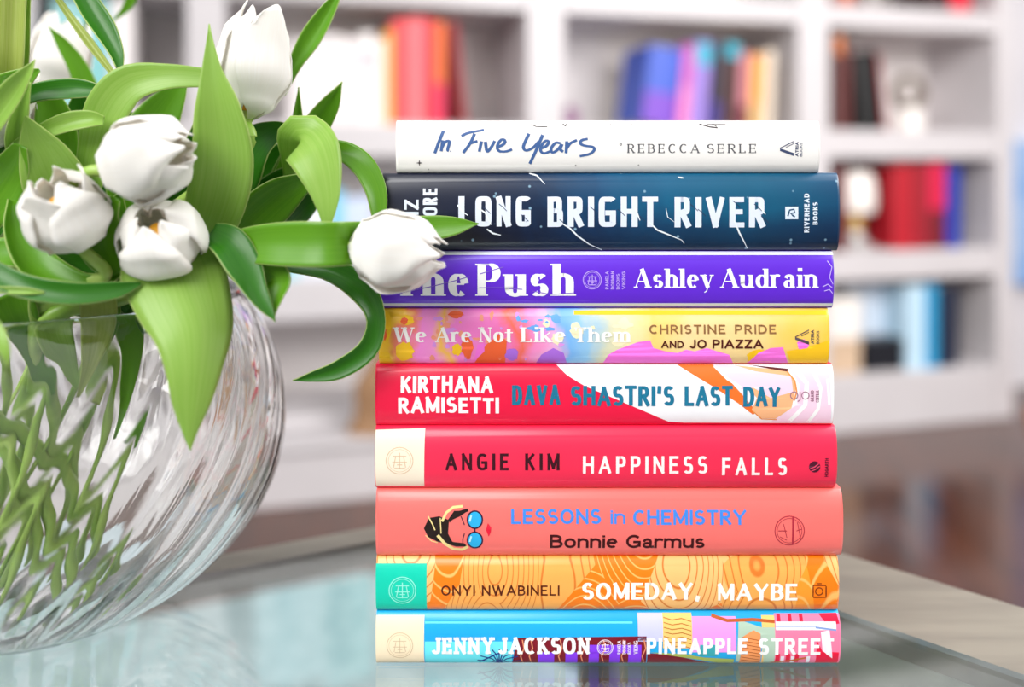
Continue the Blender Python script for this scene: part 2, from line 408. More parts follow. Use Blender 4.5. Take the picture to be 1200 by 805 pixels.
m_glass_t = mat('green_tinted_glass', (0.80, 0.90, 0.86, 1), 0.02)
bsdf(m_glass_t).inputs['Transmission Weight'].default_value = 1.0; bsdf(m_glass_t).inputs['IOR'].default_value = 1.62
m_rim = mat('pale_taupe_frame', rgb(160, 152, 138), 0.4); noise_mix(m_rim, rgb(120, 114, 104), rgb(134, 128, 116), 12, 3, (1, 6, 1))
m_edge = mat('green_glass_edge', rgb(92, 122, 98), 0.2)
tb = empty('coffee_table', (0.0, 0.35, 0), 'low coffee table with grey-green glass top and pale frame', 'table')
Cc = Vector((0.078, 0.784)); dl = Vector((-math.cos(math.radians(28)), -math.sin(math.radians(28)))); dr = Vector((math.cos(math.radians(45)), -math.sin(math.radians(45))))
nl = Vector((-dl.y, dl.x)); nr = Vector((dr.y, -dr.x))
if nl.dot(Vector((0, 0))-Cc) < 0: nl = -nl
if nr.dot(Vector((0, 0))-Cc) < 0: nr = -nr
def isect(p, d, q, e):
    den = d.x*e.y-d.y*e.x; t = ((q.x-p.x)*e.y-(q.y-p.y)*e.x)/den; return p+d*t
LL, LR = 1.05, 0.95
wL, wR = 0.026, 0.080
inC = isect(Cc+nl*wL, dl, Cc+nr*wR, dr)
oL, oR = Cc+dl*LL, Cc+dr*LR; oB = Cc+dl*LL+dr*LR
iL = isect(Cc+nl*wL, dl, oL-dl*wR, dr); iR = isect(Cc+nr*wR, dr, oR-dr*wL, dl); iB = isect(oL-dl*wR, dr, oR-dr*wL, dl)
off = Vector((0, 0.35))
def tp(*ps): return [tuple(p-off) for p in ps]
MB().prism(tp(inC, iL, iB, iR), TABLE-0.010, TABLE-0.0006).build('glass_top', m_glass_t, tb, smooth=False)
for q in ((Cc, oL, iL, inC), (oL, oB, iB, iL), (oB, oR, iR, iB), (oR, Cc, inC, iR)):
    MB().prism(tp(*q), TABLE-0.022, TABLE-0.0006).build('frame_rail', m_rim, tb, smooth=False)
cen = (Cc+oB)/2
for q in (Cc, oL, oR, oB):
    c = q+(cen-q)*0.07-off
    b0 = 0.0135 if on_rug(c.x, c.y+0.35) else 0.0004
    MB().lathe([(0, b0), (0.014, b0), (0.02, TABLE-0.0222), (0, TABLE-0.0222)], (c.x, c.y, 0), 20).build('leg', m_rim, tb)
# ------------------------------------------------------------------ lettering (skeleton letters inked with a contrast pen)
SQ = [2.0]
def arc(cx, cy_, rx, ry, a0, a1, n=14):
    out = []
    for i in range(n+1):
        a = math.radians(a0+(a1-a0)*i/n); c, s = math.cos(a), math.sin(a); e = 2.0/SQ[0]
        out.append((cx+rx*math.copysign(abs(c)**e, c), cy_+ry*math.copysign(abs(s)**e, s)))
    return out
def glyph(ch, xh=0.66):
    """(width, [(points, pen)]) pen: None auto, 'n' thin, 'k' thick"""
    h = xh
    G = {
     'A': lambda: (.78, [([(0, 0), (.39, 1)], 'n'), ([(.39, 1), (.78, 0)], 'k'), ([(.13, .32), (.65, .32)], 'n')]),
     'B': lambda: (.58, [([(0, 0), (0, 1)], 'k'), ([(0, 1), (.26, 1)]+arc(.26, .77, .26, .23, 90, -90)+[(0, .54)], None), ([(.2, .54), (.29, .54)]+arc(.29, .27, .29, .27, 90, -90)+[(0, 0)], None)]),
     'C': lambda: (.66, [(arc(.37, .5, .37, .5, 48, 312, 20), None)]),
     'D': lambda: (.68, [([(0, 0), (0, 1)], 'k'), ([(0, 1), (.26, 1)]+arc(.26, .5, .42, .5, 90, -90, 18)+[(0, 0)], None)]),
     'E': lambda: (.52, [([(0, 0), (0, 1)], 'k'), ([(0, 1), (.5, 1)], 'n'), ([(0, .52), (.42, .52)], 'n'), ([(0, 0), (.52, 0)], 'n')]),
     'F': lambda: (.5, [([(0, 0), (0, 1)], 'k'), ([(0, 1), (.5, 1)], 'n'), ([(0, .52), (.42, .52)], 'n')]),
     'G': lambda: (.7, [(arc(.37, .5, .37, .5, 45, 325, 20), None), ([(.4, .46), (.68, .46)], 'n'), ([(.68, .46), (.68, .12)], 'k')]),
     'H': lambda: (.66, [([(0, 0), (0, 1)], 'k'), ([(.66, 0), (.66, 1)], 'k'), ([(0, .52), (.66, .52)], 'n')]),
     'I': lambda: (.0, [([(0, 0), (0, 1)], 'k')]),
     'J': lambda: (.42, [([(.42, 1), (.42, .25)]+arc(.21, .24, .21, .24, 0, -150), 'k')]),
     'K': lambda: (.62, [([(0, 0), (0, 1)], 'k'), ([(.58, 1), (.0, .42)], 'n'), ([(.2, .6), (.62, 0)], 'k')]),
     'L': lambda: (.48, [([(0, 0), (0, 1)], 'k'), ([(0, 0), (.48, 0)], 'n')]),
     'M': lambda: (.84, [([(0, 0), (0, 1)], 'n'), ([(0, 1), (.42, .1)], 'k'), ([(.42, .1), (.84, 1)], 'n'), ([(.84, 1), (.84, 0)], 'k')]),
     'N': lambda: (.68, [([(0, 0), (0, 1)], 'n'), ([(0, 1), (.68, 0)], 'k'), ([(.68, 0), (.68, 1)], 'n')]),
     'O': lambda: (.76, [(arc(.38, .5, .38, .5, 0, 360, 28), None)]),
     'P': lambda: (.56, [([(0, 0), (0, 1)], 'k'), ([(0, 1), (.28, 1)]+arc(.28, .73, .28, .27, 90, -90)+[(0, .46)], None)]),
     'R': lambda: (.6, [([(0, 0), (0, 1)], 'k'), ([(0, 1), (.27, 1)]+arc(.27, .75, .27, .25, 90, -90)+[(0, .5)], None), ([(.25, .5), (.6, 0)], 'k')]),
     'S': lambda: (.54, [(arc(.27, .75, .25, .25, 30, 250, 14)+arc(.27, .26, .27, .26, 85, -150, 16), None)]),
     'T': lambda: (.6, [([(.3, 0), (.3, 1)], 'k'), ([(0, 1), (.6, 1)], 'n')]),
     'U': lambda: (.64, [([(0, 1), (0, .32)]+arc(.32, .32, .32, .32, 180, 360)+[(.64, 1)], None)]),
     'V': lambda: (.74, [([(0, 1), (.37, 0)], 'k'), ([(.37, 0), (.74, 1)], 'n')]),
     'W': lambda: (1.1, [([(0, 1), (.28, 0)], 'k'), ([(.28, 0), (.55, 1)], 'n'), ([(.55, 1), (.83, 0)], 'k'), ([(.83, 0), (1.1, 1)], 'n')]),
     'Y': lambda: (.72, [([(0, 1), (.36, .48)], 'k'), ([(.36, .48), (.72, 1)], 'n'), ([(.36, .48), (.36, 0)], 'k')]),
     'Z': lambda: (.58, [([(0, 1), (.58, 1)], 'n'), ([(.58, 1), (0, 0)], 'k'), ([(0, 0), (.58, 0)], 'n')]),
     "'": lambda: (.05, [([(.03, 1), (0, .72)], 'k')]),
     ',': lambda: (.06, [([(.06, .1), (0, -.14)], 'k')]),
     'a': lambda: (.44, [(arc(.2, h-.2, .18, .2, 160, 0, 8)+[(.38, .1)]+arc(.46, .08, .08, .08, 180, 300, 4), 'k'), (arc(.2, .17, .2, .19, 60, 330, 14), None)]),
     'd': lambda: (.5, [([(.48, 0), (.48, 1)], 'k'), (arc(.25, h/2, .25, h/2, 35, 325, 18), None)]),
     'e': lambda: (.48, [([(.02, h*.55), (.46, h*.55)], 'n'), (arc(.24, h/2, .24, h/2, 8, 312, 20), None)]),
     'h': lambda: (.5, [([(0, 0), (0, 1)], 'k'), (arc(.25, h-.24, .25, .24, 180, 90, 8)[2:]+arc(.25, h-.24, .24, .24, 90, 0, 6)+[(.49, 0)], 'k')]),
     'i': lambda: (.0, [([(0, 0), (0, h)], 'k'), ([(0, .88), (0, 1.06)], 'd')]),
     'k': lambda: (.5, [([(0, 0), (0, 1)], 'k'), ([(.46, h), (.0, .26)], 'n'), ([(.16, .4), (.5, 0)], 'k')]),
     'l': lambda: (.0, [([(0, 0), (0, 1)], 'k')]),
     'm': lambda: (.84, [([(0, 0), (0, h)], 'k'), (arc(.21, h-.22, .21, .22, 180, 0, 12)[2:]+[(.42, 0)], 'k'), (arc(.63, h-.22, .21, .22, 180, 0, 12)[2:]+[(.84, 0)], 'k')]),
     'n': lambda: (.48, [([(0, 0), (0, h)], 'k'), (arc(.24, h-.24, .24, .24, 180, 0, 12)[2:]+[(.48, 0)], 'k')]),
     'o': lambda: (.52, [(arc(.26, h/2, .26, h/2, 0, 360, 24), None)]),
     'r': lambda: (.32, [([(0, 0), (0, h)], 'k'), (arc(.24, h-.24, .24, .24, 170, 62, 8), 'k')]),
     's': lambda: (.38, [(arc(.19, h*.745, .17, h*.255, 30, 250, 12)+arc(.19, h*.26, .19, h*.26, 85, -150, 14), None)]),
     't': lambda: (.3, [([(.12, h+.22), (.12, .12)]+arc(.22, .1, .1, .1, 180, 300, 5), 'k'), ([(-.04, h), (.3, h)], 'n')]),
     'u': lambda: (.48, [([(0, h), (0, .22)]+arc(.23, .22, .23, .22, 180, 350, 10), 'k'), ([(.48, 0), (.48, h)], 'k')]),
     'y': lambda: (.52, [([(0, h), (.27, 0)], 'k'), ([(.52, h), (.27, 0), (.2, -.22), (.06, -.3)], 'n')]),
    }
    if ch not in G: return (.3, [])
    return G[ch]()

class Decal:
    """print on a spine, in spine pixel coordinates, bent over the spine's curve"""
    def __init__(s, S, lift=0.00012): s.S = S; s.lift = lift; s.v = []; s.f = []
    def quadstrip(s, L, R):
        k = len(s.v); n = len(L)
        for a, b in zip(L, R): s.v.append(a); s.v.append(b)
        for i in range(n-1): s.f.append([k+2*i, k+2*i+1, k+2*i+3, k+2*i+2])
    def stroke(s, pts, wfun, ext=(0, 0), step=3.0):
        # resample
        P2 = [Vector(p) for p in pts]
        if ext[0]: P2[0] = P2[0]-(P2[1]-P2[0]).normalized()*ext[0]
        if ext[1]: P2[-1] = P2[-1]+(P2[-1]-P2[-2]).normalized()*ext[1]
        Q = [P2[0]]
        for a, b in zip(P2, P2[1:]):
            n = max(1, int((b-a).length/step))
            for i in range(1, n+1): Q.append(a+(b-a)*(i/n))
        Lp, Rp = [], []
        m = len(Q)
        for i, q in enumerate(Q):
            t = Q[min(i+1, m-1)]-Q[max(i-1, 0)]
            if t.length < 1e-9: t = Vector((1, 0))
            t.normalize(); nrm = Vector((-t.y, t.x)); w = wfun(t, i/(m-1))/2
            Lp.append(q+nrm*w); Rp.append(q-nrm*w)
        s.quadstrip(Lp, Rp)
    def poly(s, pts, sub=True):
        bm = bmesh.new(); vs = [bm.verts.new((p[0], p[1], 0)) for p in pts]
        tri = tessellate_polygon([[Vector((p[0], p[1], 0)) for p in pts]])
        for t in tri:
            try: bm.faces.new([vs[i] for i in t])
            except ValueError: pass
        ys = [p[1] for p in pts]; y = math.floor(min(ys))+1.0
        while y < max(ys):
            bmesh.ops.bisect_plane(bm, geom=bm.verts[:]+bm.edges[:]+bm.faces[:], plane_co=(0, y, 0), plane_no=(0, 1, 0)); y += 2.0
        bm.verts.index_update(); k = len(s.v)
        for v in bm.verts: s.v.append(Vector((v.co.x, v.co.y)))
        for f in bm.faces: s.f.append([k+v.index for v in f.verts])
        bm.free()
    def rect(s, x0, y0, x1, y1): s.poly([(x0, y0), (x1, y0), (x1, y1), (x0, y1)])
    def disc(s, cx, cy_, rx, ry=None, n=24): s.poly([(cx+rx*math.cos(2*math.pi*i/n), cy_+(ry or rx)*math.sin(2*math.pi*i/n)) for i in range(n)])
    def ring(s, cx, cy_, r, w, n=28): s.stroke([(cx+r*math.cos(2*math.pi*i/n), cy_+r*math.sin(2*math.pi*i/n)) for i in range(n+1)], lambda t, u: w, step=99)
    def text(s, txt, x0, x1, base, cap, thick, thin=None, serif=0, sq=2.0, gap=0.22, space=0.5, xh=0.66, rot=0, rough=0, gaps=None):
        """text between pixel x0 and x1 on baseline row `base`, cap height `cap` pixels. rot 90 reads upwards (x0,x1 are rows)."""
        thin = thin or thick; SQ[0] = sq; rnd = random.Random(len(txt)*7+int(cap))
        # letters side by side: skeleton width * sx + pen width + gap
        gl = []; gp = gap*cap*0.5; W_ = 0.0; fixed = 0.0; seq = []
        for ch in txt:
            if ch == ' ': fixed += space*cap; seq.append(None); continue
            w, st = glyph(ch, xh); W_ += w; fixed += thick+gp; seq.append((w, st, ch))
        fixed -= gp
        sx = max(cap*0.12, (abs(x1-x0)-fixed)/max(W_, .01))
        x = 0.0
        for q in seq:
            if q is None: x += space*cap; continue
            gl.append((x, q[0], q[1], q[2])); x += q[0]*sx+thick+gp
        sy = cap-thin
        for (gx, w, st, ch) in gl:
            jy = rnd.uniform(-rough, rough)*cap; js = 1+rnd.uniform(-rough, rough)
            for pts, pen in st:
                Q = [(thick/2+gx+p[0]*sx, thin/2+p[1]*sy*js+jy) for p in pts]
                def wf(t, u, pen=pen):
                    if pen == 'n': return thin
                    if pen == 'd': return thick*1.05
                    a = abs(t.y)**1.3
                    if pen == 'k': a = max(a, 0.35) if thin < thick else 1
                    return thin+(thick-thin)*a
                horiz = abs(pts[-1][1]-pts[0][1]) < 1e-6 and len(pts) == 2
                closed = pts[0] == pts[-1] or (abs(pts[0][0]-pts[-1][0])+abs(pts[0][1]-pts[-1][1]) < 1e-6)
                if closed or pen == 'd': e = (0, 0)
                elif len(pts) == 2 or pen == 'k': e = (thick/2 if horiz else thin/2, thick/2 if horiz else thin/2)
                else: e = (0, 0)
                if horiz and ch in 'AHe': e = (0, 0)
                s._put(Q, wf, e, x0, x1, base, rot)
                if serif and not closed:
                    for k, (p, q) in enumerate(((Q[0], Q[1]), (Q[-1], Q[-2]))):
                        pp = pts[0] if k == 0 else pts[-1]
                        if abs(q[1]-p[1]) > abs(q[0]-p[0])*0.8 and min(abs(pp[1]-yy) for yy in (0, 1, xh)) < 0.01 and ch not in 'CGSaestc,\'':
                            half = (thick if pen == 'k' else thin*1.4)*0.5+serif
                            l, r = half, half
                            if ch in 'hmnrikldu' and pp[1] > 0.5: r = 0
                            if ch in 'ud' and pp[1] < 0.5: l = 0
                            if ch in 'AMNVW' and pp[1] > 0.99 and ch == 'A': continue
                            if ch in 'VWy' and pp[1] < 0.01: continue
                            if ch == 'M' and abs(pp[0]-.42) < .01: continue
                            if ch == 'N' and pp == (.68, 0): continue
                            s._put([(p[0]-l, p[1]), (p[0]+r, p[1])], lambda t, u: thin, (0, 0), x0, x1, base, rot)
                        elif horiz and k == 1 and ch in 'EFLTZ' and pen == 'n':
                            dy = -1 if pp[1] > 0.6 else (1 if pp[1] < 0.3 else 0)
                            lo, hi = (p[1]-cap*0.2, p[1]+thin/2) if dy < 0 else ((p[1]-thin/2, p[1]+cap*0.2) if dy > 0 else (p[1]-cap*.1, p[1]+cap*.1))
                            s._put([(p[0], lo), (p[0], hi)], lambda t, u: thin*1.2, (0, 0), x0, x1, base, rot)
                            if ch == 'T': s._put([(Q[0][0], lo), (Q[0][0], hi)], lambda t, u: thin*1.2, (0, 0), x0, x1, base, rot)
        SQ[0] = 2.0
        return s
    def _put(s, Q, wf, e, x0, x1, base, rot):
        if rot == 0: pts = [(x0+x, base-y) for x, y in Q]
        elif rot == 90: pts = [(base-y, x0-x) for x, y in Q]      # x0 = bottom row, reads upwards
        else: pts = [(base+y, x0+x) for x, y in Q]                 # x0 = top row, reads downwards
        if rot == 0: s.stroke(pts, wf, e)
        else: s.stroke(pts, lambda t, u: wf(Vector((t.y, t.x)), u), e)
    def build(s, name, m, parent, label=None):
        V = [s.S(p[0], p[1], s.lift) for p in s.v]
        me = bpy.data.meshes.new(name); me.from_pydata(V, [], s.f); me.update()
        for p in me.polygons:
            if p.normal.y > 0: p.flip()
        me.shade_smooth()
        o = bpy.data.objects.new(name, me); COL.objects.link(o); me.materials.append(m); o.parent = parent
        if label: o['label'] = label
        return o

# ------------------------------------------------------------------ the stack of nine books
K = 1/2250.0
BOT = 774.0
def jacket(name, col, rough=0.42, coat=0.5):
    m = mat(name, col, rough, 0.3)
    bsdf(m).inputs['Coat Weight'].default_value = coat; bsdf(m).inputs['Coat Roughness'].default_value = 0.3
    return m
def ink(name, col, rough=0.4): return mat('ink_'+name, col, rough, 0.4)
GS = 'hardcover books stacked on the coffee table'
def stack_book(label, l, r, t, b, m, d=0.0042, dep=0.150, pages=None):
    w = (r-l)*K; h = (b-t)*K; th = 0.0026
    root = empty('hardcover_book', (((l+r)/2-600)*K, 0.5, TABLE+(BOT-b)*K), label, 'book', GS)
    def sp(u): return 1.3*d*math.sqrt(max(0.0, 1-min(1.0, abs(u))**2.6))
    n = 26; prof = []
    for i in range(n+1):
        u = -math.cos(math.pi*i/n); prof.append((-sp(u), (u+1)/2*h))
    # front outline seen from the right: spine, top board, inside, bottom board
    out = [(dep, 0)]+prof+[(dep, h), (dep, h-th), (0.004, h-th), (0.004, th), (dep, th)]
    V = []; Fs = []; k = len(out)
    xs = [-w/2, -w/2+0.0012, w/2-0.0012, w/2]
    for j, x in enumerate(xs):
        for (y, z) in out:
            if j in (0, 3) and y <= 0: y = y+0.0010*min(1, -y/d)   # softly rolled spine ends
            V.append((x, y, z))
    for j in range(3):
        for i in range(k): Fs.append([j*k+i, j*k+(i+1) % k, (j+1)*k+(i+1) % k, (j+1)*k+i])
    Fs.append(list(range(k))[::-1]); Fs.append([3*k+i for i in range(k)])
    o = obj('cover', V, Fs, m, root, sharp=0.6)
    o2 = MB().box(-w/2+0.003, w/2-0.003, 0.0045, dep-0.004, th+0.0002, h-th-0.0002).build('page_block', pages or m_pages, root, smooth=False)
    def S(px, py, lift):
        x = (px-(l+r)/2)*K; z = (b-py)*K; u = 2*z/h-1
        return (x, -sp(u)-lift, z)
    return root, S
def roundel(D, cx, cy_, r, w=0.7):
    D.ring(cx, cy_, r, w); D.ring(cx, cy_, r*0.84, w*0.5)
    W1 = lambda t, u: w
    for p in ([(cx-r*.5, cy_-r*.35), (cx+r*.5, cy_-r*.35)], [(cx, cy_-r*.6), (cx, cy_+r*.6)], [(cx-r*.55, cy_+r*.1), (cx+r*.55, cy_+r*.1)], [(cx-r*.4, cy_+r*.55), (cx+r*.4, cy_+r*.55)],
              [(cx-r*.3, cy_-r*.3), (cx-r*.45, cy_+r*.5)], [(cx+r*.3, cy_-r*.3), (cx+r*.45, cy_+r*.5)], [(cx-r*.2, cy_+r*.3), (cx+r*.2, cy_+r*.3)]): D.stroke(p, W1)
def coords(m, w=1.0):
    tc = N(m, 'ShaderNodeTexCoord'); sx = N(m, 'ShaderNodeSeparateXYZ'); LK(m, tc.outputs['Object'], sx.inputs[0]); return tc, sx
def const(t): return lambda *_: t
white = ink('white', rgb(250, 250, 250)); 

# --- book 9 (bottom): patchwork illustration
m9 = jacket('jacket_cyan', rgb(20, 172, 236))
b9, S = stack_book('bottom book, cyan with a patchwork illustration and a cream end panel', 442, 981, 712, 774, m9)
D = Decal(S, .00006); D.poly([(442, 716), (498, 716), (498, 773.6), (442, 773.6)]); D.build('cream_panel', ink('cream', rgb(252, 232, 200)), b9)
def dec(book, S, name, col, fn, lift=0.00008, label=None):
    D = Decal(S, lift); fn(D); return D.build(name, ink(name+'_%d_%d_%d' % col, rgb(*col)), book, label)
dec(b9, S, 'sky_stripe', (110, 232, 246), lambda D: (D.rect(499, 722, 740, 724), D.rect(499, 744, 600, 773)))
dec(b9, S, 'lilac_wall', (206, 206, 250), lambda D: D.rect(746, 714, 775, 744))
dec(b9, S, 'wood_grain', (250, 206, 120), lambda D: (D.rect(775, 714, 809, 752), D.rect(890, 716, 905, 773)))
def f(D):
    for y in range(718, 752, 5): D.stroke([(776, y), (786, y+2.5), (797, y+1), (808, y+4)], const(1.0))
dec(b9, S, 'grain_lines', (196, 116, 40), f, .00012)
dec(b9, S, 'pink_wall', (244, 158, 240), lambda D: D.rect(809, 717, 860, 757))
dec(b9, S, 'maroon_seats', (128, 12, 34), lambda D: (D.poly([(606, 740), (756, 738), (756, 773.5), (600, 773.5)]), D.poly([(757, 758), (785, 760), (830, 772), (830, 773.5), (757, 773.5)])))
dec(b9, S, 'violet_seats', (142, 58, 246), lambda D: [D.rect(a, 757, b, 773.4) for a, b in ((630, 649), (662, 676), (689, 701), (713, 725), (735, 750))]+[D.rect(690, 748, 750, 758)], .00014)
def f(D):
    for x in (612, 622, 656, 682, 706, 729, 753): D.stroke([(x, 742), (x+2, 752), (x-2, 762), (x+1, 773)], const(1.4))
dec(b9, S, 'gold_threads', (236, 150, 110), f, .00016)
dec(b9, S, 'green_table', (176, 190, 92), lambda D: (D.poly([(800, 762), (858, 766), (858, 773.4), (842, 773.4)]), D.poly([(760, 757), (800, 759), (845, 768), (842, 771)])), .00014)
dec(b9, S, 'teal_glass', (60, 170, 180), lambda D: D.rect(818, 748, 838, 762), .00013)
dec(b9, S, 'sage_jacket', (182, 206, 186), lambda D: D.poly([(863, 720), (890, 728), (905, 728), (905, 772), (893, 773), (888, 735), (868, 738), (864, 770), (860, 770)]), .00013)
dec(b9, S, 'orange_dress', (246, 158, 96), lambda D: D.poly([(868, 738), (880, 731), (888, 735), (889, 773.4), (864, 773.4), (866, 755)]), .00014)
def f(D):
    for y in range(740, 772, 4): D.stroke([(866, y-1), (888, y+3)], const(.9))
    D.stroke([(832, 716), (850, 721), (880, 720), (905, 722)], const(3.2))
dec(b9, S, 'rust_lines', (190, 90, 30), f, .00018)
dec(b9, S, 'pink_curtain', (252, 130, 168), lambda D: D.rect(905, 714.5, 981, 773.3), .00011)
dec(b9, S, 'red_curtain', (240, 10, 62), lambda D: (D.poly([(957, 714.5), (978, 714), (980, 724), (966, 726)]), D.poly([(953, 742), (960, 756), (979, 757), (979, 773.3), (953, 773.3)]), [D.rect(x, 715, x+4, 722) for x in (908, 921, 934)], [D.rect(x, 759, x+5, 771) for x in (906, 918, 928)]), .00014)
dec(b9, S, 'white_folds', (248, 240, 250), lambda D: (D.rect(906, 722, 976, 731), [D.rect(x, 762, x+4, 772) for x in (912, 924, 942)], D.poly([(958, 733), (968, 731), (972, 765), (960, 755)])), .00016)
dec(b9, S, 'blue_folds', (130, 160, 216), lambda D: (D.rect(906, 726, 952, 727.4), D.poly([(952, 727), (976, 730), (976, 732), (952, 729)])), .0002)
dec(b9, S, 'walking_cane', (206, 110, 40), lambda D: D.stroke([(900, 772), (925, 768), (941, 764)], const(2.2)), .0002)
def f(D):
    for i in range(9):
        a = math.radians(195+i*19); D.stroke([(585, 773), (585+10*math.cos(a), 773+14*math.sin(a)), (585+26*math.cos(a), 772.5+22*math.sin(a)*.9)], const(1.3))
    D.stroke([(562, 770), (580, 760), (595, 754)], const(1.6))
dec(b9, S, 'blue_plant', (14, 50, 140), f, .0002)
dec(b9, S, 'title_lettering', (250, 250, 250), lambda D: (D.text('PINEAPPLE', 756, 873, 759, 19, 4.0, 3.6, sq=2.8, gap=.26), D.text('STREET', 886, 973, 760, 20, 4.0, 3.6, sq=2.8, gap=.28)), .00026)
dec(b9, S, 'author_lettering', (252, 252, 252), lambda D: (D.text('JENNY', 507, 579, 759, 20, 4.4, 3.4, sq=2.6, serif=.9, gap=.26), D.text('JACKSON', 584, 690, 759, 20, 4.4, 3.4, sq=2.6, serif=.9, gap=.26)), .00026)
dec(b9, S, 'publisher_mark', (250, 236, 250), lambda D: (roundel(D, 708, 751, 9, .8), D.text('PAMELA', 759, 743, 726, 4, .7, rot=90), D.text('DORMAN', 759, 743, 732, 4, .7, rot=90), D.text('BOOKS', 759, 745, 738, 4, .7, rot=90), D.text('VIKING', 759, 743, 746, 5, .7, rot=90)), .00026)
dec(b9, S, 'panel_roundel', (216, 190, 152), lambda D: roundel(D, 470, 749, 15, .8), .00014)

# --- book 8: orange contour lines
m8 = jacket('jacket_orange', rgb(255, 150, 20))
tc, sx = coords(m8)
mp = N(m8, 'ShaderNodeMapping'); mp.inputs['Scale'].default_value = (1, 0.2, 0.55); LK(m8, tc.outputs['Object'], mp.inputs[0])
vo = N(m8, 'ShaderNodeTexVoronoi'); vo.inputs['Scale'].default_value = 29; vo.inputs['Randomness'].default_value = 0.9; LK(m8, mp.outputs[0], vo.inputs['Vector'])
nz = N(m8, 'ShaderNodeTexNoise'); nz.inputs['Scale'].default_value = 26; LK(m8, mp.outputs[0], nz.inputs['Vector'])
ad = N(m8, 'ShaderNodeMath'); ad.operation = 'MULTIPLY_ADD'; ad.inputs[1].default_value = 0.16; LK(m8, nz.outputs['Fac'], ad.inputs[0]); LK(m8, vo.outputs['Distance'], ad.inputs[2])
mu = N(m8, 'ShaderNodeMath'); mu.operation = 'MULTIPLY'; mu.inputs[1].default_value = 14.0; LK(m8, ad.outputs[0], mu.inputs[0])
fr = N(m8, 'ShaderNodeMath'); fr.operation = 'FRACT'; LK(m8, mu.outputs[0], fr.inputs[0])
ln = ramp(m8, [(0, (1, 1, 1, 1)), (.06, (1, 1, 1, 1)), (.14, (0, 0, 0, 1)), (.90, (0, 0, 0, 1)), (.97, (1, 1, 1, 1))]); LK(m8, fr.outputs[0], ln.inputs[0])
sc_ = N(m8, 'ShaderNodeSeparateColor'); LK(m8, vo.outputs['Color'], sc_.inputs[0])
pr = ramp(m8, [(0, rgb(255, 194, 120)), (.2, rgb(255, 174, 84)), (.36, rgb(255, 128, 0)), (.75, rgb(255, 156, 40))], 'CONSTANT'); LK(m8, sc_.outputs[0], pr.inputs[0])
lc = ramp(m8, [(0, rgb(226, 122, 36)), (.38, rgb(255, 190, 104))], 'CONSTANT'); LK(m8, sc_.outputs[0], lc.inputs[0])
mx = N(m8, 'ShaderNodeMix'); mx.data_type = 'RGBA'; LK(m8, ln.outputs[0], mx.inputs['Factor']); LK(m8, pr.outputs[0], mx.inputs[6]); LK(m8, lc.outputs[0], mx.inputs[7])
LK(m8, mx.outputs[2], bsdf(m8).inputs['Base Color'])
b8, S = stack_book('orange book with wavy contour lines and a turquoise end panel', 442, 980, 648, 712, m8)
dec(b8, S, 'turquoise_panel', (0, 208, 178), lambda D: D.rect(442, 655, 501, 711.6))
dec(b8, S, 'panel_roundel', (150, 240, 220), lambda D: roundel(D, 473, 685, 15.5, 1.1), .00014)
dec(b8, S, 'author_lettering', (92, 30, 8), lambda D: D.text('ONYI NWABINELI', 518, 655, 691, 12, 1.9, gap=.36, sq=2.0), .00014)
dec(b8, S, 'title_lettering', (255, 252, 244), lambda D: (D.text('SOMEDAY,', 681, 818, 696, 20, 4.8, 3.2, gap=.22), D.text('MAYBE', 838, 931, 697, 20, 4.8, 3.2, gap=.2)), .00014)
def f(D):
    D.ring(956, 686, 4.2, 1.2); D.stroke([(949, 692), (949, 679), (964, 679)], const(1.3)); D.stroke([(949, 693), (964, 693), (964, 680)], const(1.3)); D.stroke([(953, 677), (959, 677)], const(1.1))
dec(b8, S, 'publisher_mark', (120, 40, 6), f, .00014)

# --- book 7: coral with a printed sideways face
m7 = jacket('jacket_coral', rgb(250, 116, 110))
b7, S = stack_book('thick coral pink book with a sideways face in blue glasses', 442, 984, 569, 648, m7, d=0.005)
dec(b7, S, 'title_lettering', (64, 140, 240), lambda D: (D.text('LESSONS', 599, 703, 607, 17, 3.4, 2.8, gap=.26), D.text('in', 714, 731, 607, 16, 2.6, xh=.72), D.text('CHEMISTRY', 740, 871, 608, 17, 3.4, 2.8, gap=.24)), .00014)
dec(b7, S, 'author_lettering', (66, 8, 14), lambda D: D.text('Bonnie Garmus', 644, 823, 636, 16.5, 3.0, gap=.2, xh=.7), .00014)
def f(D):
    D.ring(921, 615, 17, 1.0); D.ring(921, 615, 14.4, .6); D.stroke([(925, 599), (925, 631)], const(2.0)); D.stroke([(908, 615), (918, 615)], const(1)); D.stroke([(914, 607), (918, 623)], const(.8)); D.stroke([(930, 605), (934, 625)], const(.8)); D.stroke([(929, 615), (935, 613)], const(.8)); D.stroke([(910, 622), (918, 626)], const(.8))
dec(b7, S, 'publisher_mark', (180, 40, 62), f, .00014)
def f(D):
    D.poly([(504, 600), (516, 598), (526, 602), (533, 592), (549, 592), (540, 598), (527, 604), (526, 618), (531, 628), (545, 630), (548, 634), (535, 634), (523, 630), (514, 628), (503, 622), (498, 612)])
    D.stroke([(527, 604), (535, 595), (549, 591)], const(3.5))
dec(b7, S, 'printed_hair', (34, 18, 16), f, .00014)
def f(D):
    D.stroke([(519, 604), (524, 594), (532, 588), (543, 587)], const(3.0)); D.stroke([(514, 620), (522, 630), (532, 637), (542, 638), (549, 634)], const(3.6)); D.stroke([(503, 598), (508, 607), (511, 614)], const(1.4)); D.stroke([(500, 620), (507, 627), (514, 629)], const(1.3)); D.stroke([(517, 600), (518, 618)], const(1.2))
dec(b7, S, 'printed_hair_highlights', (246, 222, 150), f, .0002)
dec(b7, S, 'printed_lenses', (40, 176, 232), lambda D: (D.disc(557, 602, 8.4, 9.6), D.disc(557, 626, 8.4, 9.4)), .00016)
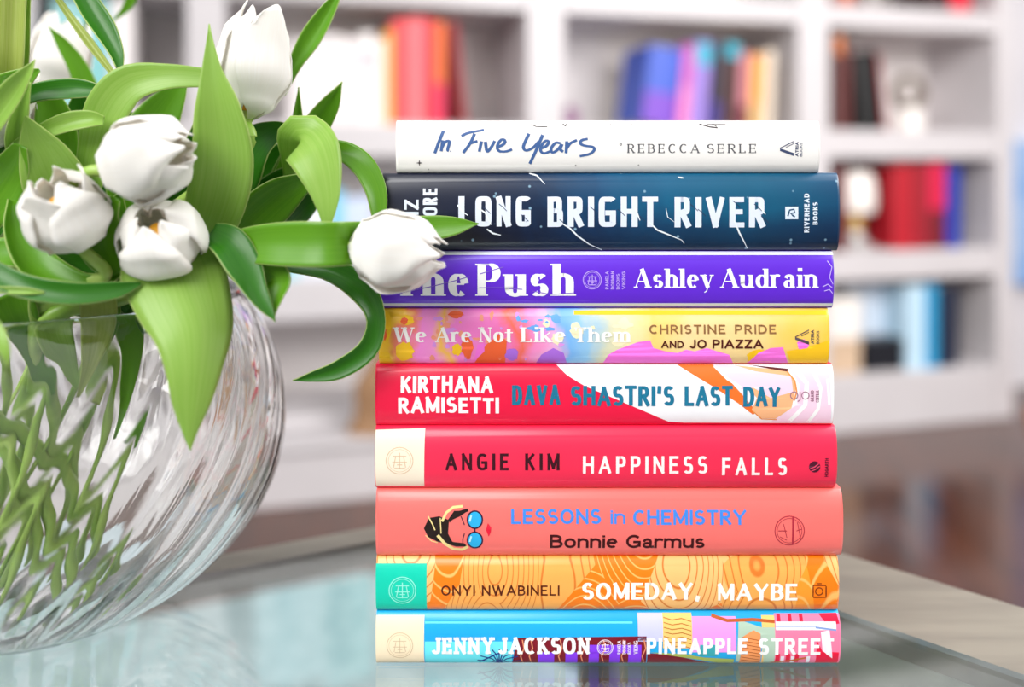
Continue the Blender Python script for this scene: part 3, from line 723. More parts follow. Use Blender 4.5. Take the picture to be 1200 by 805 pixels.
dec(b7, S, 'printed_frames', (40, 20, 60), lambda D: (D.stroke([(557+8.6*math.cos(a*math.pi/12), 602+9.8*math.sin(a*math.pi/12)) for a in range(25)], const(1.7)), D.stroke([(557+8.6*math.cos(a*math.pi/12), 626+9.6*math.sin(a*math.pi/12)) for a in range(25)], const(1.7)), D.stroke([(557, 611), (557, 617)], const(1.6)), D.stroke([(541, 598), (543, 603), (545, 608)], const(1)), D.stroke([(545, 618), (543, 624), (543, 629)], const(1))), .0002)
dec(b7, S, 'printed_glints', (190, 240, 252), lambda D: (D.stroke([(553, 597), (551, 604)], const(2)), D.stroke([(553, 621), (551, 628)], const(2))), .0003)
dec(b7, S, 'printed_lips', (230, 14, 54), lambda D: D.poly([(572, 606), (576, 611), (575.5, 616), (573, 621.5), (570, 614)]), .00016)

# --- book 6
m6 = jacket('jacket_rose_red', rgb(246, 40, 80))
b6, S = stack_book('rose red book with a cream end panel and black and white lettering', 441, 977, 496, 569, m6, d=0.005)
dec(b6, S, 'cream_panel', (252, 236, 214), lambda D: D.poly([(441.5, 500), (499, 498.5), (498, 566), (442, 565)]))
dec(b6, S, 'panel_roundel', (224, 190, 152), lambda D: roundel(D, 470, 534, 15.5, .9), .00014)
dec(b6, S, 'author_lettering', (58, 8, 24), lambda D: D.text('ANGIE KIM', 523, 655, 545, 19.5, 3.5, 3.1, sq=2.8, gap=.55, space=.7), .00014)
dec(b6, S, 'title_lettering', (254, 240, 238), lambda D: (D.text('HAPPINESS', 682, 826, 549, 20.5, 3.5, 3.1, sq=2.8, gap=.55), D.text('FALLS', 843, 918, 551, 20.5, 3.5, 3.1, sq=2.8, gap=.55)), .00014)
dec(b6, S, 'publisher_mark', (78, 14, 40), lambda D: (D.disc(950, 541, 6.6), D.text('HOGARTH', 553, 531, 966, 4, .8, rot=90)), .00014)
dec(b6, S, 'publisher_stripe', (236, 70, 106), lambda D: (D.stroke([(945, 543), (950, 541), (955, 537)], const(1.2)), D.stroke([(946, 546), (951, 544), (956, 540)], const(1))), .0002)

# --- book 5
m5 = jacket('jacket_hot_pink', rgb(244, 8, 66))
b5, S = stack_book('hot pink book with a white swoosh and teal block lettering', 441, 974, 424, 496, m5, d=0.004)
dec(b5, S, 'white_swoosh', (250, 248, 252), lambda D: D.poly([(652, 425), (664, 436), (684, 448), (715, 461), (750, 476), (782, 490.5), (800, 492), (973, 493), (973.6, 425)]), .00006)
dec(b5, S, 'orange_lock', (246, 116, 40), lambda D: D.poly([(793, 425), (834, 425), (848, 437), (866, 457), (884, 478), (880, 482), (862, 468), (835, 450)]), .0001)
dec(b5, S, 'peach_cheek', (250, 184, 134), lambda D: D.poly([(860, 425.5), (921, 431), (930, 447), (924, 474), (906, 487), (888, 486), (878, 476), (884, 462), (872, 448)]), .00012)
dec(b5, S, 'lilac_brush', (250, 214, 234), lambda D: (D.poly([(834, 425), (862, 426), (884, 432), (924, 437), (926, 455), (900, 462), (880, 450), (866, 452), (848, 437)]), D.poly([(922, 427), (968, 427), (971, 492), (925, 492), (902, 490), (930, 470), (934, 447)])), .00014)
def f(D):
    D.stroke([(928, 428), (942, 445), (940, 470), (922, 491)], const(5)); D.stroke([(948, 427), (958, 450), (955, 475), (944, 492)], const(4)); D.stroke([(836, 426), (850, 440), (866, 450)], const(3)); D.stroke([(966, 440), (968, 470)], const(3))
dec(b5, S, 'white_strands', (255, 252, 252), f, .0002)
dec(b5, S, 'orange_strand', (240, 150, 70), lambda D: (D.stroke([(920, 432), (928, 442), (930, 455), (927, 465)], const(1.8)), D.stroke([(880, 478), (890, 487), (908, 488)], const(1.2))), .00022)
dec(b5, S, 'dark_notch', (92, 26, 20), lambda D: D.poly([(876, 425), (922, 429), (920, 432), (900, 429)]), .00022)
dec(b5, S, 'author_lettering', (255, 244, 246), lambda D: (D.text('KIRTHANA', 471, 578, 456, 19, 4.2, 3.8, gap=.2, sq=2.4, rough=.03), D.text('RAMISETTI', 468, 585, 480, 19, 4.2, 3.8, gap=.2, sq=2.4, rough=.03)), .00014)
dec(b5, S, 'title_lettering', (24, 118, 152), lambda D: (D.text('DAVA', 600, 656, 470, 23, 4.6, 4.0, gap=.17, sq=2.4, rough=.02), D.text("SHASTRI'S", 668, 788, 471, 23, 4.6, 4.0, gap=.17, sq=2.4, rough=.02), D.text('LAST', 800, 856, 471, 23, 4.6, 4.0, gap=.17, sq=2.4, rough=.02), D.text('DAY', 868, 911, 472, 23, 4.6, 4.0, gap=.12, sq=2.4, rough=.02)), .0003)
def f(D):
    D.ring(927, 459, 4.2, 1.1); D.stroke([(934, 455), (934, 464), (931, 466)], const(1.1)); D.ring(940, 459, 4.2, 1.1)
    D.text('GRAND', 466, 453, 950, 4, .8, rot=90); D.text('CENTRAL', 467, 453, 956, 4, .8, rot=90)
dec(b5, S, 'publisher_mark', (160, 110, 136), f, .0003)

# --- book 4: painted jacket
m4 = jacket('jacket_painting', rgb(250, 214, 140))
tc, sx = coords(m4)
nz = N(m4, 'ShaderNodeTexNoise'); nz.inputs['Scale'].default_value = 34; nz.inputs['Detail'].default_value = 5; LK(m4, tc.outputs['Object'], nz.inputs['Vector'])
a1 = N(m4, 'ShaderNodeMath'); a1.operation = 'MULTIPLY_ADD'; a1.inputs[1].default_value = 1/0.2329; a1.inputs[2].default_value = 0.5; LK(m4, sx.outputs['X'], a1.inputs[0])
a2 = N(m4, 'ShaderNodeMath'); a2.operation = 'MULTIPLY_ADD'; a2.inputs[1].default_value = 0.22; LK(m4, nz.outputs['Fac'], a2.inputs[0]); LK(m4, a1.outputs[0], a2.inputs[2])
a3 = N(m4, 'ShaderNodeMath'); a3.operation = 'SUBTRACT'; a3.inputs[1].default_value = 0.11; LK(m4, a2.outputs[0], a3.inputs[0])
cr = ramp(m4, [(0, rgb(255, 200, 40)), (.04, rgb(255, 196, 40)), (.06, rgb(248, 130, 96)), (.09, rgb(250, 138, 216)), (.14, rgb(252, 150, 214)), (.17, rgb(255, 196, 70)), (.20, rgb(248, 130, 210)),
    (.27, rgb(246, 120, 190)), (.30, rgb(248, 110, 84)), (.33, rgb(250, 140, 200)), (.37, rgb(240, 180, 226)), (.40, rgb(120, 180, 240)), (.45, rgb(150, 200, 236)), (.50, rgb(220, 220, 190)), (.56, rgb(244, 232, 180)), (.62, rgb(252, 214, 120)), (.70, rgb(252, 220, 160)), (.86, rgb(250, 214, 140)), (1, rgb(252, 204, 70))])
LK(m4, a3.outputs[0], cr.inputs[0]); LK(m4, cr.outputs[0], bsdf(m4).inputs['Base Color'])
b4, S = stack_book('yellow and pink painted book with watercolour blots', 445, 969, 359, 424, m4, d=0.0042)
rr_ = random.Random(3)
def blot(D, cx, cy_, rx, ry, n=18, j=.35):
    D.poly([(cx+rx*math.cos(2*math.pi*i/n)*rr_.uniform(1-j, 1), min(422.6, max(361, cy_+ry*math.sin(2*math.pi*i/n)*rr_.uniform(1-j, 1)))) for i in range(n)])
dec(b4, S, 'yellow_blots', (255, 200, 30), lambda D: (blot(D, 453, 380, 9, 20), blot(D, 476, 408, 12, 14), blot(D, 452, 415, 8, 8), blot(D, 536, 406, 7, 9), blot(D, 478, 372, 10, 7), D.rect(672, 361.4, 966, 366), blot(D, 890, 415, 22, 10), D.poly([(918, 408), (940, 404), (967, 395), (968, 423), (925, 423)])), .00008)
dec(b4, S, 'orange_blots', (246, 100, 50), lambda D: (blot(D, 451, 388, 5, 9), blot(D, 475, 373, 5, 5), blot(D, 548, 404, 8, 16), D.poly([(556, 423), (570, 400), (585, 388), (594, 396), (592, 423)]), blot(D, 535, 366, 10, 5)), .0001)
dec(b4, S, 'blue_blots', (104, 168, 236), lambda D: ([blot(D, rr_.uniform(596, 655), rr_.uniform(365, 384), rr_.uniform(3, 9), rr_.uniform(2, 5), 11, .6) for _ in range(12)]), .0001)
dec(b4, S, 'peach_blots', (252, 158, 130), lambda D: ([blot(D, rr_.uniform(470, 600), rr_.uniform(366, 418), rr_.uniform(2, 8), rr_.uniform(2, 7), 11, .6) for _ in range(16)]), .00009)
dec(b4, S, 'lilac_blots', (226, 150, 232), lambda D: ([blot(D, rr_.uniform(480, 660), rr_.uniform(366, 418), rr_.uniform(2, 9), rr_.uniform(2, 6), 11, .6) for _ in range(16)]), .000095)
dec(b4, S, 'cream_blots', (248, 236, 196), lambda D: ([blot(D, rr_.uniform(640, 740), rr_.uniform(370, 400), rr_.uniform(4, 12), rr_.uniform(3, 7), 11, .5) for _ in range(12)]), .00009)
dec(b4, S, 'violet_blots', (176, 110, 226), lambda D: (D.poly([(628, 423), (634, 412), (648, 404), (660, 410), (664, 423)]), blot(D, 600, 412, 9, 9)), .00012)
dec(b4, S, 'pink_blots', (250, 116, 220), lambda D: (D.poly([(706, 423), (712, 412), (722, 406), (738, 400), (746, 397), (760, 395), (764, 404), (778, 408), (792, 410), (802, 406), (812, 408), (826, 404), (838, 408), (852, 412), (858, 423)]), D.poly([(874, 423), (886, 410), (900, 404), (914, 403), (918, 414), (922, 423)]), D.poly([(556, 420), (560, 400), (568, 398), (568, 408)]), blot(D, 937, 400, 8, 7)), .00011)
dec(b4, S, 'title_lettering', (255, 250, 246), lambda D: (D.text('We', 463, 501, 397, 17, 4.2, 1.2, serif=1.4, gap=.14), D.text('Are', 511, 553, 397, 17, 4.2, 1.2, serif=1.4, gap=.22), D.text('Not', 562, 601, 397, 17, 4.2, 1.2, serif=1.4, gap=.2), D.text('Like', 611, 662, 397, 17, 4.2, 1.2, serif=1.4, gap=.28), D.text('Them', 672, 737, 397, 17, 4.2, 1.2, serif=1.4, gap=.24)), .0003)
dec(b4, S, 'author_lettering', (146, 104, 62), lambda D: D.text('CHRISTINE PRIDE', 759, 906, 387.5, 10.5, 1.9, gap=.5, space=.8), .0003)
dec(b4, S, 'second_author_lettering', (82, 22, 16), lambda D: (D.text('AND', 773, 799, 404, 8.5, 1.7, gap=.28), D.text('JO PIAZZA', 806, 891, 404.5, 10.5, 2.1, gap=.32)), .0003)
def atria(D, cx, cy_, s_=1.0):
    D.poly([(cx-9*s_, cy_), (cx+7*s_, cy_+5.5*s_), (cx+7*s_, cy_+9*s_), (cx-9*s_, cy_+3*s_)])
def atria2(D, cx, cy_, s_=1.0):
    D.stroke([(cx-9*s_, cy_), (cx+7*s_, cy_-8*s_)], const(1.0)); D.stroke([(cx-2*s_, cy_-1), (cx+7*s_, cy_-5.5*s_)], const(.7))
dec(b4, S, 'publisher_mark', (84, 70, 80), lambda D: (atria(D, 937, 391), atria2(D, 937, 391), D.text('ATRIA', 399, 383, 950, 3.8, .8, rot=90), D.text('BOOKS', 399, 384, 956, 3.4, .5, rot=90)), .0003)

# --- book 3
m3 = jacket('jacket_violet', rgb(98, 36, 214))
b3, S = stack_book('violet book with big white serif lettering', 444, 974, 292, 359, m3, d=0.0042)
dec(b3, S, 'jacket_edges', (226, 232, 240), lambda D: (D.rect(446, 292.8, 974, 296.6), D.rect(446, 352.6, 973, 356.6)), .00006)
dec(b3, S, 'title_lettering', (252, 252, 252), lambda D: (D.text('The', 464, 550, 343.5, 37, 9.6, 1.8, serif=2.6, gap=.26), D.text('Push', 560, 672, 343.5, 37, 9.6, 1.8, serif=2.6, gap=.26)), .00014)
dec(b3, S, 'crack_lines', (128, 92, 206), lambda D: (D.stroke([(472, 340), (505, 333), (530, 327), (551, 321)], const(1)), D.stroke([(563, 318), (590, 310)], const(1)), D.stroke([(562, 334), (590, 334)], const(.9)), D.stroke([(597, 335), (612, 336)], const(1)), D.stroke([(624, 338), (645, 342), (672, 340)], const(.9))), .00024)
dec(b3, S, 'author_lettering', (250, 250, 252), lambda D: (D.text('Ashley', 741, 834, 334, 22, 5.0, 1.2, serif=1.6, gap=.26), D.text('Audrain', 841, 954, 334, 22, 5.0, 1.2, serif=1.6, gap=.26)), .00014)
dec(b3, S, 'publisher_mark', (190, 160, 242), lambda D: (roundel(D, 693, 325, 10.5, 1.0), D.text('PAMELA', 336, 315, 712, 4, .8, rot=90), D.text('DORMAN', 336, 315, 718.5, 4, .8, rot=90), D.text('BOOKS', 336, 318, 724.5, 3.6, .7, rot=90), D.text('VIKING', 336, 315, 731.5, 4.2, .8, rot=90)), .00014)
def f(D):
    D.stroke([(966, 303), (971, 310), (968, 322), (972, 330)], const(.9)); D.stroke([(960, 333), (966, 330), (971, 334)], const(1)); D.stroke([(962, 338), (968, 336), (972, 341)], const(.9))
dec(b3, S, 'jacket_wrinkles', (206, 184, 246), f, .0002)

# --- book 2
m2 = jacket('jacket_night_blue', rgb(20, 60, 90), 0.36)
tc, sx = coords(m2)
nz = N(m2, 'ShaderNodeTexNoise'); nz.inputs['Scale'].default_value = 22; nz.inputs['Detail'].default_value = 6; nz.inputs['Distortion'].default_value = 1.2; LK(m2, tc.outputs['Object'], nz.inputs['Vector'])
a1 = N(m2, 'ShaderNodeMath'); a1.operation = 'MULTIPLY_ADD'; a1.inputs[1].default_value = 1/0.236; a1.inputs[2].default_value = 0.40; LK(m2, sx.outputs['X'], a1.inputs[0])
a2 = N(m2, 'ShaderNodeMath'); a2.operation = 'MULTIPLY_ADD'; a2.inputs[1].default_value = 0.24; LK(m2, nz.outputs['Fac'], a2.inputs[0]); LK(m2, a1.outputs[0], a2.inputs[2])
cr = ramp(m2, [(0, rgb(18, 22, 40)), (.22, rgb(16, 26, 52)), (.34, rgb(6, 38, 72)), (.48, rgb(0, 70, 112)), (.62, rgb(0, 90, 128)), (.85, rgb(0, 88, 122)), (1, rgb(4, 70, 108))])
LK(m2, a2.outputs[0], cr.inputs[0])
zr = ramp(m2, [(0, rgb(38, 66, 110)), (.35, rgb(120, 150, 180)), (.6, (1, 1, 1, 1))]); zz = N(m2, 'ShaderNodeMath'); zz.operation = 'MULTIPLY_ADD'; zz.inputs[1].default_value = 1/0.0395
nzz = N(m2, 'ShaderNodeMath'); nzz.operation = 'MULTIPLY_ADD'; nzz.inputs[1].default_value = .5; nzz.inputs[2].default_value = -.22; LK(m2, nz.outputs['Fac'], nzz.inputs[0])
LK(m2, sx.outputs['Z'], zz.inputs[0]); LK(m2, nzz.outputs[0], zz.inputs[2]); LK(m2, zz.outputs[0], zr.inputs[0])
ml = N(m2, 'ShaderNodeMix'); ml.data_type = 'RGBA'; ml.blend_type = 'MULTIPLY'; ml.inputs['Factor'].default_value = .85; LK(m2, cr.outputs[0], ml.inputs[6]); LK(m2, zr.outputs[0], ml.inputs[7])
vo = N(m2, 'ShaderNodeTexVoronoi'); vo.inputs['Scale'].default_value = 170; LK(m2, tc.outputs['Object'], vo.inputs['Vector'])
vr = ramp(m2, [(0, (1, 1, 1, 1)), (.10, (.6, .6, .6, 1)), (.16, (0, 0, 0, 1))]); LK(m2, vo.outputs['Distance'], vr.inputs[0])
vs = N(m2, 'ShaderNodeSeparateColor'); LK(m2, vo.outputs['Color'], vs.inputs[0]); vg = N(m2, 'ShaderNodeMath'); vg.operation = 'GREATER_THAN'; vg.inputs[1].default_value = .8; LK(m2, vs.outputs[0], vg.inputs[0])
vm = N(m2, 'ShaderNodeMath'); vm.operation = 'MULTIPLY'; LK(m2, vg.outputs[0], vm.inputs[0]); LK(m2, vr.outputs[0], vm.inputs[1])
m_ = N(m2, 'ShaderNodeMix'); m_.data_type = 'RGBA'; LK(m2, vm.outputs[0], m_.inputs['Factor']); LK(m2, ml.outputs[2], m_.inputs[6]); m_.inputs[7].default_value = rgb(150, 190, 214)
LK(m2, m_.outputs[2], bsdf(m2).inputs['Base Color'])
b2, S = stack_book('thick night blue to teal book with scratched white block lettering', 449, 980, 201, 292, m2, d=0.005)
dec(b2, S, 'title_lettering', (226, 234, 250), lambda D: (D.text('LONG', 538, 622, 263, 35, 7.0, 5.8, sq=6, gap=.30), D.text('BRIGHT', 641, 769, 263.5, 35, 7.0, 5.8, sq=6, gap=.30), D.text('RIVER', 788, 893, 264, 35, 7.0, 5.8, sq=6, gap=.30)), .00014)
dec(b2, S, 'author_lettering', (222, 230, 246), lambda D: (D.text('LIZ', 262, 232, 492, 16.5, 3.4, 2.8, rot=90, sq=3.6, gap=.3), D.text('MOORE', 276, 219, 513.5, 16.5, 3.4, 2.8, rot=90, sq=3.6, gap=.3)), .00014)
def f(D):
    for p, w in [([(620, 201.5), (629, 204), (638, 214)], 1.5), ([(537, 238), (543, 246), (549, 250)], 2), ([(560, 241), (569, 247), (576, 261)], 1.6), ([(571, 266), (578, 271), (587, 273)], 1.8),
                 ([(657, 259), (667, 265), (676, 274), (690, 284), (705, 291)], 1.7), ([(758, 257), (768, 267), (785, 274), (797, 279), (800, 283)], 1.7), ([(857, 256), (863, 270), (874, 289)], 1.8),
                 ([(742, 241), (748, 256)], 1.8), ([(887, 240), (893, 249)], 1.8), ([(793, 206), (800, 207)], 1.8), ([(778, 242), (780, 252), (788, 258)], .8)]:
        D.stroke(p, lambda t, u, w=w: w*(0.5+0.6*math.sin(math.pi*min(1, u+.15))))
dec(b2, S, 'white_scratches', (236, 244, 250), f, .0003)
def f(D):
    for x, y in [(566, 243), (585, 240), (610, 252), (655, 258), (690, 243), (722, 246), (745, 252), (806, 240), (815, 246), (855, 236), (880, 240), (888, 254)]:
        D.stroke([(x, y-3), (x+4, y), (x+9, y+5)], lambda t, u: .9)
dec(b2, S, 'dark_scratches', (46, 62, 92), f, .00022)
def f(D):
    D.rect(916, 240, 931, 254.5); D.text('RIVERHEAD', 270, 225, 944, 6, 1.4, rot=90, gap=.4, sq=3); D.text('BOOKS', 261, 235, 953.5, 5.6, 1.4, rot=90, gap=.4, sq=3)
dec(b2, S, 'publisher_mark', (224, 234, 248), f, .00014)
dec(b2, S, 'publisher_letter', (14, 70, 104), lambda D: (D.stroke([(919, 251), (921, 244), (926, 243), (927, 247), (922, 248), (927, 252)], const(1.8)), D.stroke([(926, 240), (928, 238)], const(1.2))), .0002)

# --- book 1 (top)
m1 = jacket('jacket_white', rgb(246, 243, 240), 0.4)
b1, S = stack_book('slim white book on top of the stack with blue brush lettering', 465, 958, 140, 201, m1, d=0.0042)
CZ = 280/1200.0
def cz(x, y): return (440+x*CZ, 120+y*CZ)
script = [[(345, 138), (322, 195), (302, 250)], [(342, 185), (334, 240)], [(334, 226), (352, 196), (370, 188), (374, 200), (366, 232), (372, 238)],
    [(500, 152), (478, 200), (443, 248)], [(434, 164), (470, 148), (546, 133)], [(470, 203), (514, 189)], [(534, 190), (523, 242)], [(553, 192), (562, 240), (582, 220), (600, 188)],
    [(612, 220), (640, 208), (652, 190), (638, 180), (620, 196), (612, 222), (624, 240), (660, 240), (686, 230)],
    [(770, 152), (752, 190), (742, 220), (756, 236), (790, 222), (820, 190)], [(838, 158), (808, 230), (774, 302)],
    [(828, 226), (856, 214), (868, 192), (852, 188), (832, 212), (828, 238), (846, 250), (880, 238)], [(926, 200), (902, 198), (880, 226), (886, 246), (910, 234), (934, 204)], [(934, 204), (926, 230), (940, 242)],
    [(958, 190), (954, 250)], [(956, 226), (976, 200), (1008, 184)], [(1062, 178), (1034, 184), (1024, 200), (1046, 212), (1086, 218), (1094, 234), (1070, 254), (1022, 264)]]
def f(D):
    for st in script:
        pts = crom([cz(*p) for p in st], 18) if len(st) > 2 else [cz(*p) for p in st]
        D.stroke(pts, lambda t, u: 2.3+1.5*abs(t.y)**.7*(1-.25*u), step=2)
    D.disc(*cz(381, 240), .8)
dec(b1, S, 'title_lettering', (66, 100, 156), f, .00014)
dec(b1, S, 'author_lettering', (92, 92, 98), lambda D: (D.text('REBECCA', 734, 817, 178, 10.5, 1.7, .8, serif=.7, gap=.8), D.text('SERLE', 826, 883, 178, 10.5, 1.7, .8, serif=.7, gap=.8), D.ring(726, 168, 1.1, .7)), .00014)
dec(b1, S, 'publisher_mark', (64, 76, 110), lambda D: (atria(D, 919.5, 172.5), atria2(D, 919.5, 172.5), D.text('ATRIA', 182, 165, 932, 3.6, .9, rot=90), D.text('BOOKS', 182, 166, 936.5, 3.0, .5, rot=90)), .00014)
def star(D, x, y, s_): D.poly([(x-s_, y), (x-s_*.18, y-s_*.18), (x, y-s_), (x+s_*.18, y-s_*.18), (x+s_, y), (x+s_*.18, y+s_*.18), (x, y+s_), (x-s_*.18, y+s_*.18)])
def f(D):
    star(D, 492.5, 189.5, 4); star(D, 674, 192.5, 1.6); star(D, 747, 192, 1.4); star(D, 503, 197, 1); star(D, 739, 144.4, 1.4); star(D, 715, 144.4, 1.2)
    D.stroke([(622, 144.6), (628, 147), (641, 147.5)], const(1.0)); D.stroke([(659, 143.6), (662, 146.6), (664, 143.6)], const(1.4)); D.stroke([(818, 144), (830, 147.5), (839, 148.5)], const(1.4)); D.stroke([(833, 144), (838, 147)], const(1.0)); D.stroke([(826, 144.3), (849, 144.3)], const(.7))
dec(b1, S, 'star_marks', (70, 62, 66), f, .00014)
# ------------------------------------------------------------------ glass vase
VX, VY = (45-600)/F*0.55, 0.55
VC = 0.109; RIMH = 0.185; VR = 0.137
m_glass = mat('clear_glass', (0.985, 0.995, 0.985, 1), 0.0)
bsdf(m_glass).inputs['Transmission Weight'].default_value = 1.0; bsdf(m_glass).inputs['IOR'].default_value = 1.48
def vrad(h, R):
    b = 0.1125 if h < VC else 0.131
    u = (h-VC)/b
    return R*math.sqrt(max(0.0, 1-u*u))
NR = 30
def rib(r, z, a):
    k = (z-0.004)/0.18
    tw = a*NR - 27.0*k          # swirl of the ribs
    w = 0.5+0.5*math.cos(tw)
    am = 0.0014*min(1, max(0, (z-0.004)/0.03))*min(1, max(0, (RIMH-0.008-z)/0.02))
    return r + am*(w**4-0.25)
outer = [(0, 0.0012), (0.03, 0.0008), (0.036, 0.0)]
hs = [0.0022+ (RIMH-0.003)*i/56 for i in range(57)]
outer += [(max(0.0375, vrad(h, VR)), h) for h in hs if h < RIMH-0.003]
rt = vrad(RIMH, VR)
lip = [(rt+0.0005, RIMH-0.0015), (rt-0.0005, RIMH), (rt-0.0025, RIMH+0.0003), (rt-0.0042, RIMH-0.0012)]
inner = [(max(0.0, vrad(h, VR)-0.0050), h) for h in [RIMH-0.005-(RIMH-0.017)*i/40 for i in range(41)]]
inner = [(r, h) for r, h in inner if h > 0.0125] + [(0.02, 0.0115), (0, 0.011)]
vase = empty('glass_vase', (VX, VY, TABLE), 'large round clear glass vase with swirling ribs holding the white tulips', 'vase')
def rf(r, z, a): return r
mv = MB()
no = len(outer)
mv.lathe(outer+lip+inner, n=NR*9, rf=None)
n_ = NR*9
for i, (r, z) in enumerate(outer):
    if i < 3: continue
    for j in range(n_):
        a = 2*math.pi*j/n_; rr_2 = rib(r, z, a); mv.v[i*n_+j] = Vector((rr_2*math.cos(a), rr_2*math.sin(a), z))
mv.build('bowl', m_glass, vase, sharp=None)

# ------------------------------------------------------------------ tulips
def leafmat(name, c_lo, c_hi, tl):
    m = mat(name, c_lo, 0.36, 0.45)
    uv = N(m, 'ShaderNodeUVMap'); uv.uv_map = 'leaf'; sp = N(m, 'ShaderNodeSeparateXYZ'); LK(m, uv.outputs[0], sp.inputs[0])
    mp = N(m, 'ShaderNodeMapping'); mp.inputs['Scale'].default_value = (15, 0.8, 1); LK(m, uv.outputs[0], mp.inputs[0])
    nz = N(m, 'ShaderNodeTexNoise'); nz.inputs['Scale'].default_value = 1.0; nz.inputs['Detail'].default_value = 3; LK(m, mp.outputs[0], nz.inputs['Vector'])
    r = ramp(m, [(.2, c_lo), (.85, c_hi)]); LK(m, nz.outputs['Fac'], r.inputs[0])
    # pale rim of the leaf blade
    ab = N(m, 'ShaderNodeMath'); ab.operation = 'ABSOLUTE'; LK(m, sp.outputs['X'], ab.inputs[0])
    er = ramp(m, [(.0, (0, 0, 0, 1)), (.955, (0, 0, 0, 1)), (.99, (.7, .7, .7, 1))]); LK(m, ab.outputs[0], er.inputs[0])
    mx = N(m, 'ShaderNodeMix'); mx.data_type = 'RGBA'; LK(m, er.outputs[0], mx.inputs['Factor']); LK(m, r.outputs[0], mx.inputs[6]); mx.inputs[7].default_value = rgb(206, 222, 140)
    LK(m, mx.outputs[2], bsdf(m).inputs['Base Color'])
    tr = N(m, 'ShaderNodeBsdfTranslucent'); LK(m, mx.outputs[2], tr.inputs['Color'])
    ms = N(m, 'ShaderNodeMixShader'); ms.inputs[0].default_value = tl
    out = m.node_tree.nodes['Material Output']
    LK(m, bsdf(m).outputs[0], ms.inputs[1]); LK(m, tr.outputs[0], ms.inputs[2]); LK(m, ms.outputs[0], out.inputs[0])
    return m
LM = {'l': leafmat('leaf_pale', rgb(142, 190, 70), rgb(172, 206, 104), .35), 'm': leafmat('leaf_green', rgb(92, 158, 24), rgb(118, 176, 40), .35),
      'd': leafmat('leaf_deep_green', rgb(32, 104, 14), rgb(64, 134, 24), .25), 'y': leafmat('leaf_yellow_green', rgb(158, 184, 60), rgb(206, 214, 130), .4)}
m_stem = mat('tulip_stem', rgb(142, 178, 74), 0.4); noise_mix(m_stem, rgb(126, 168, 58), rgb(170, 196, 100), 60, 3, (1, 1, .2))
m_petal = mat('tulip_petal', rgb(250, 246, 240), 0.5, 0.3)
bsdf(m_petal).inputs['Subsurface Weight'].default_value = 0.0
uv = N(m_petal, 'ShaderNodeUVMap'); uv.uv_map = 'leaf'
mp = N(m_petal, 'ShaderNodeMapping'); mp.inputs['Scale'].default_value = (22, 1.3, 1); LK(m_petal, uv.outputs[0], mp.inputs[0])
nz = N(m_petal, 'ShaderNodeTexNoise'); nz.inputs['Scale'].default_value = 1.0; LK(m_petal, mp.outputs[0], nz.inputs['Vector'])
r_ = ramp(m_petal, [(.3, rgb(250, 247, 242)), (.7, rgb(255, 254, 252))]); LK(m_petal, nz.outputs['Fac'], r_.inputs[0])
LK(m_petal, r_.outputs[0], bsdf(m_petal).inputs['Base Color'])
trn = N(m_petal, 'ShaderNodeBsdfTranslucent'); trn.inputs[0].default_value = rgb(252, 248, 238)
msx = N(m_petal, 'ShaderNodeMixShader'); msx.inputs[0].default_value = .28
LK(m_petal, bsdf(m_petal).outputs[0], msx.inputs[1]); LK(m_petal, trn.outputs[0], msx.inputs[2]); LK(m_petal, msx.outputs[0], m_petal.node_tree.nodes['Material Output'].inputs[0])
m_pist = mat('tulip_pistil', rgb(226, 160, 30), 0.6)

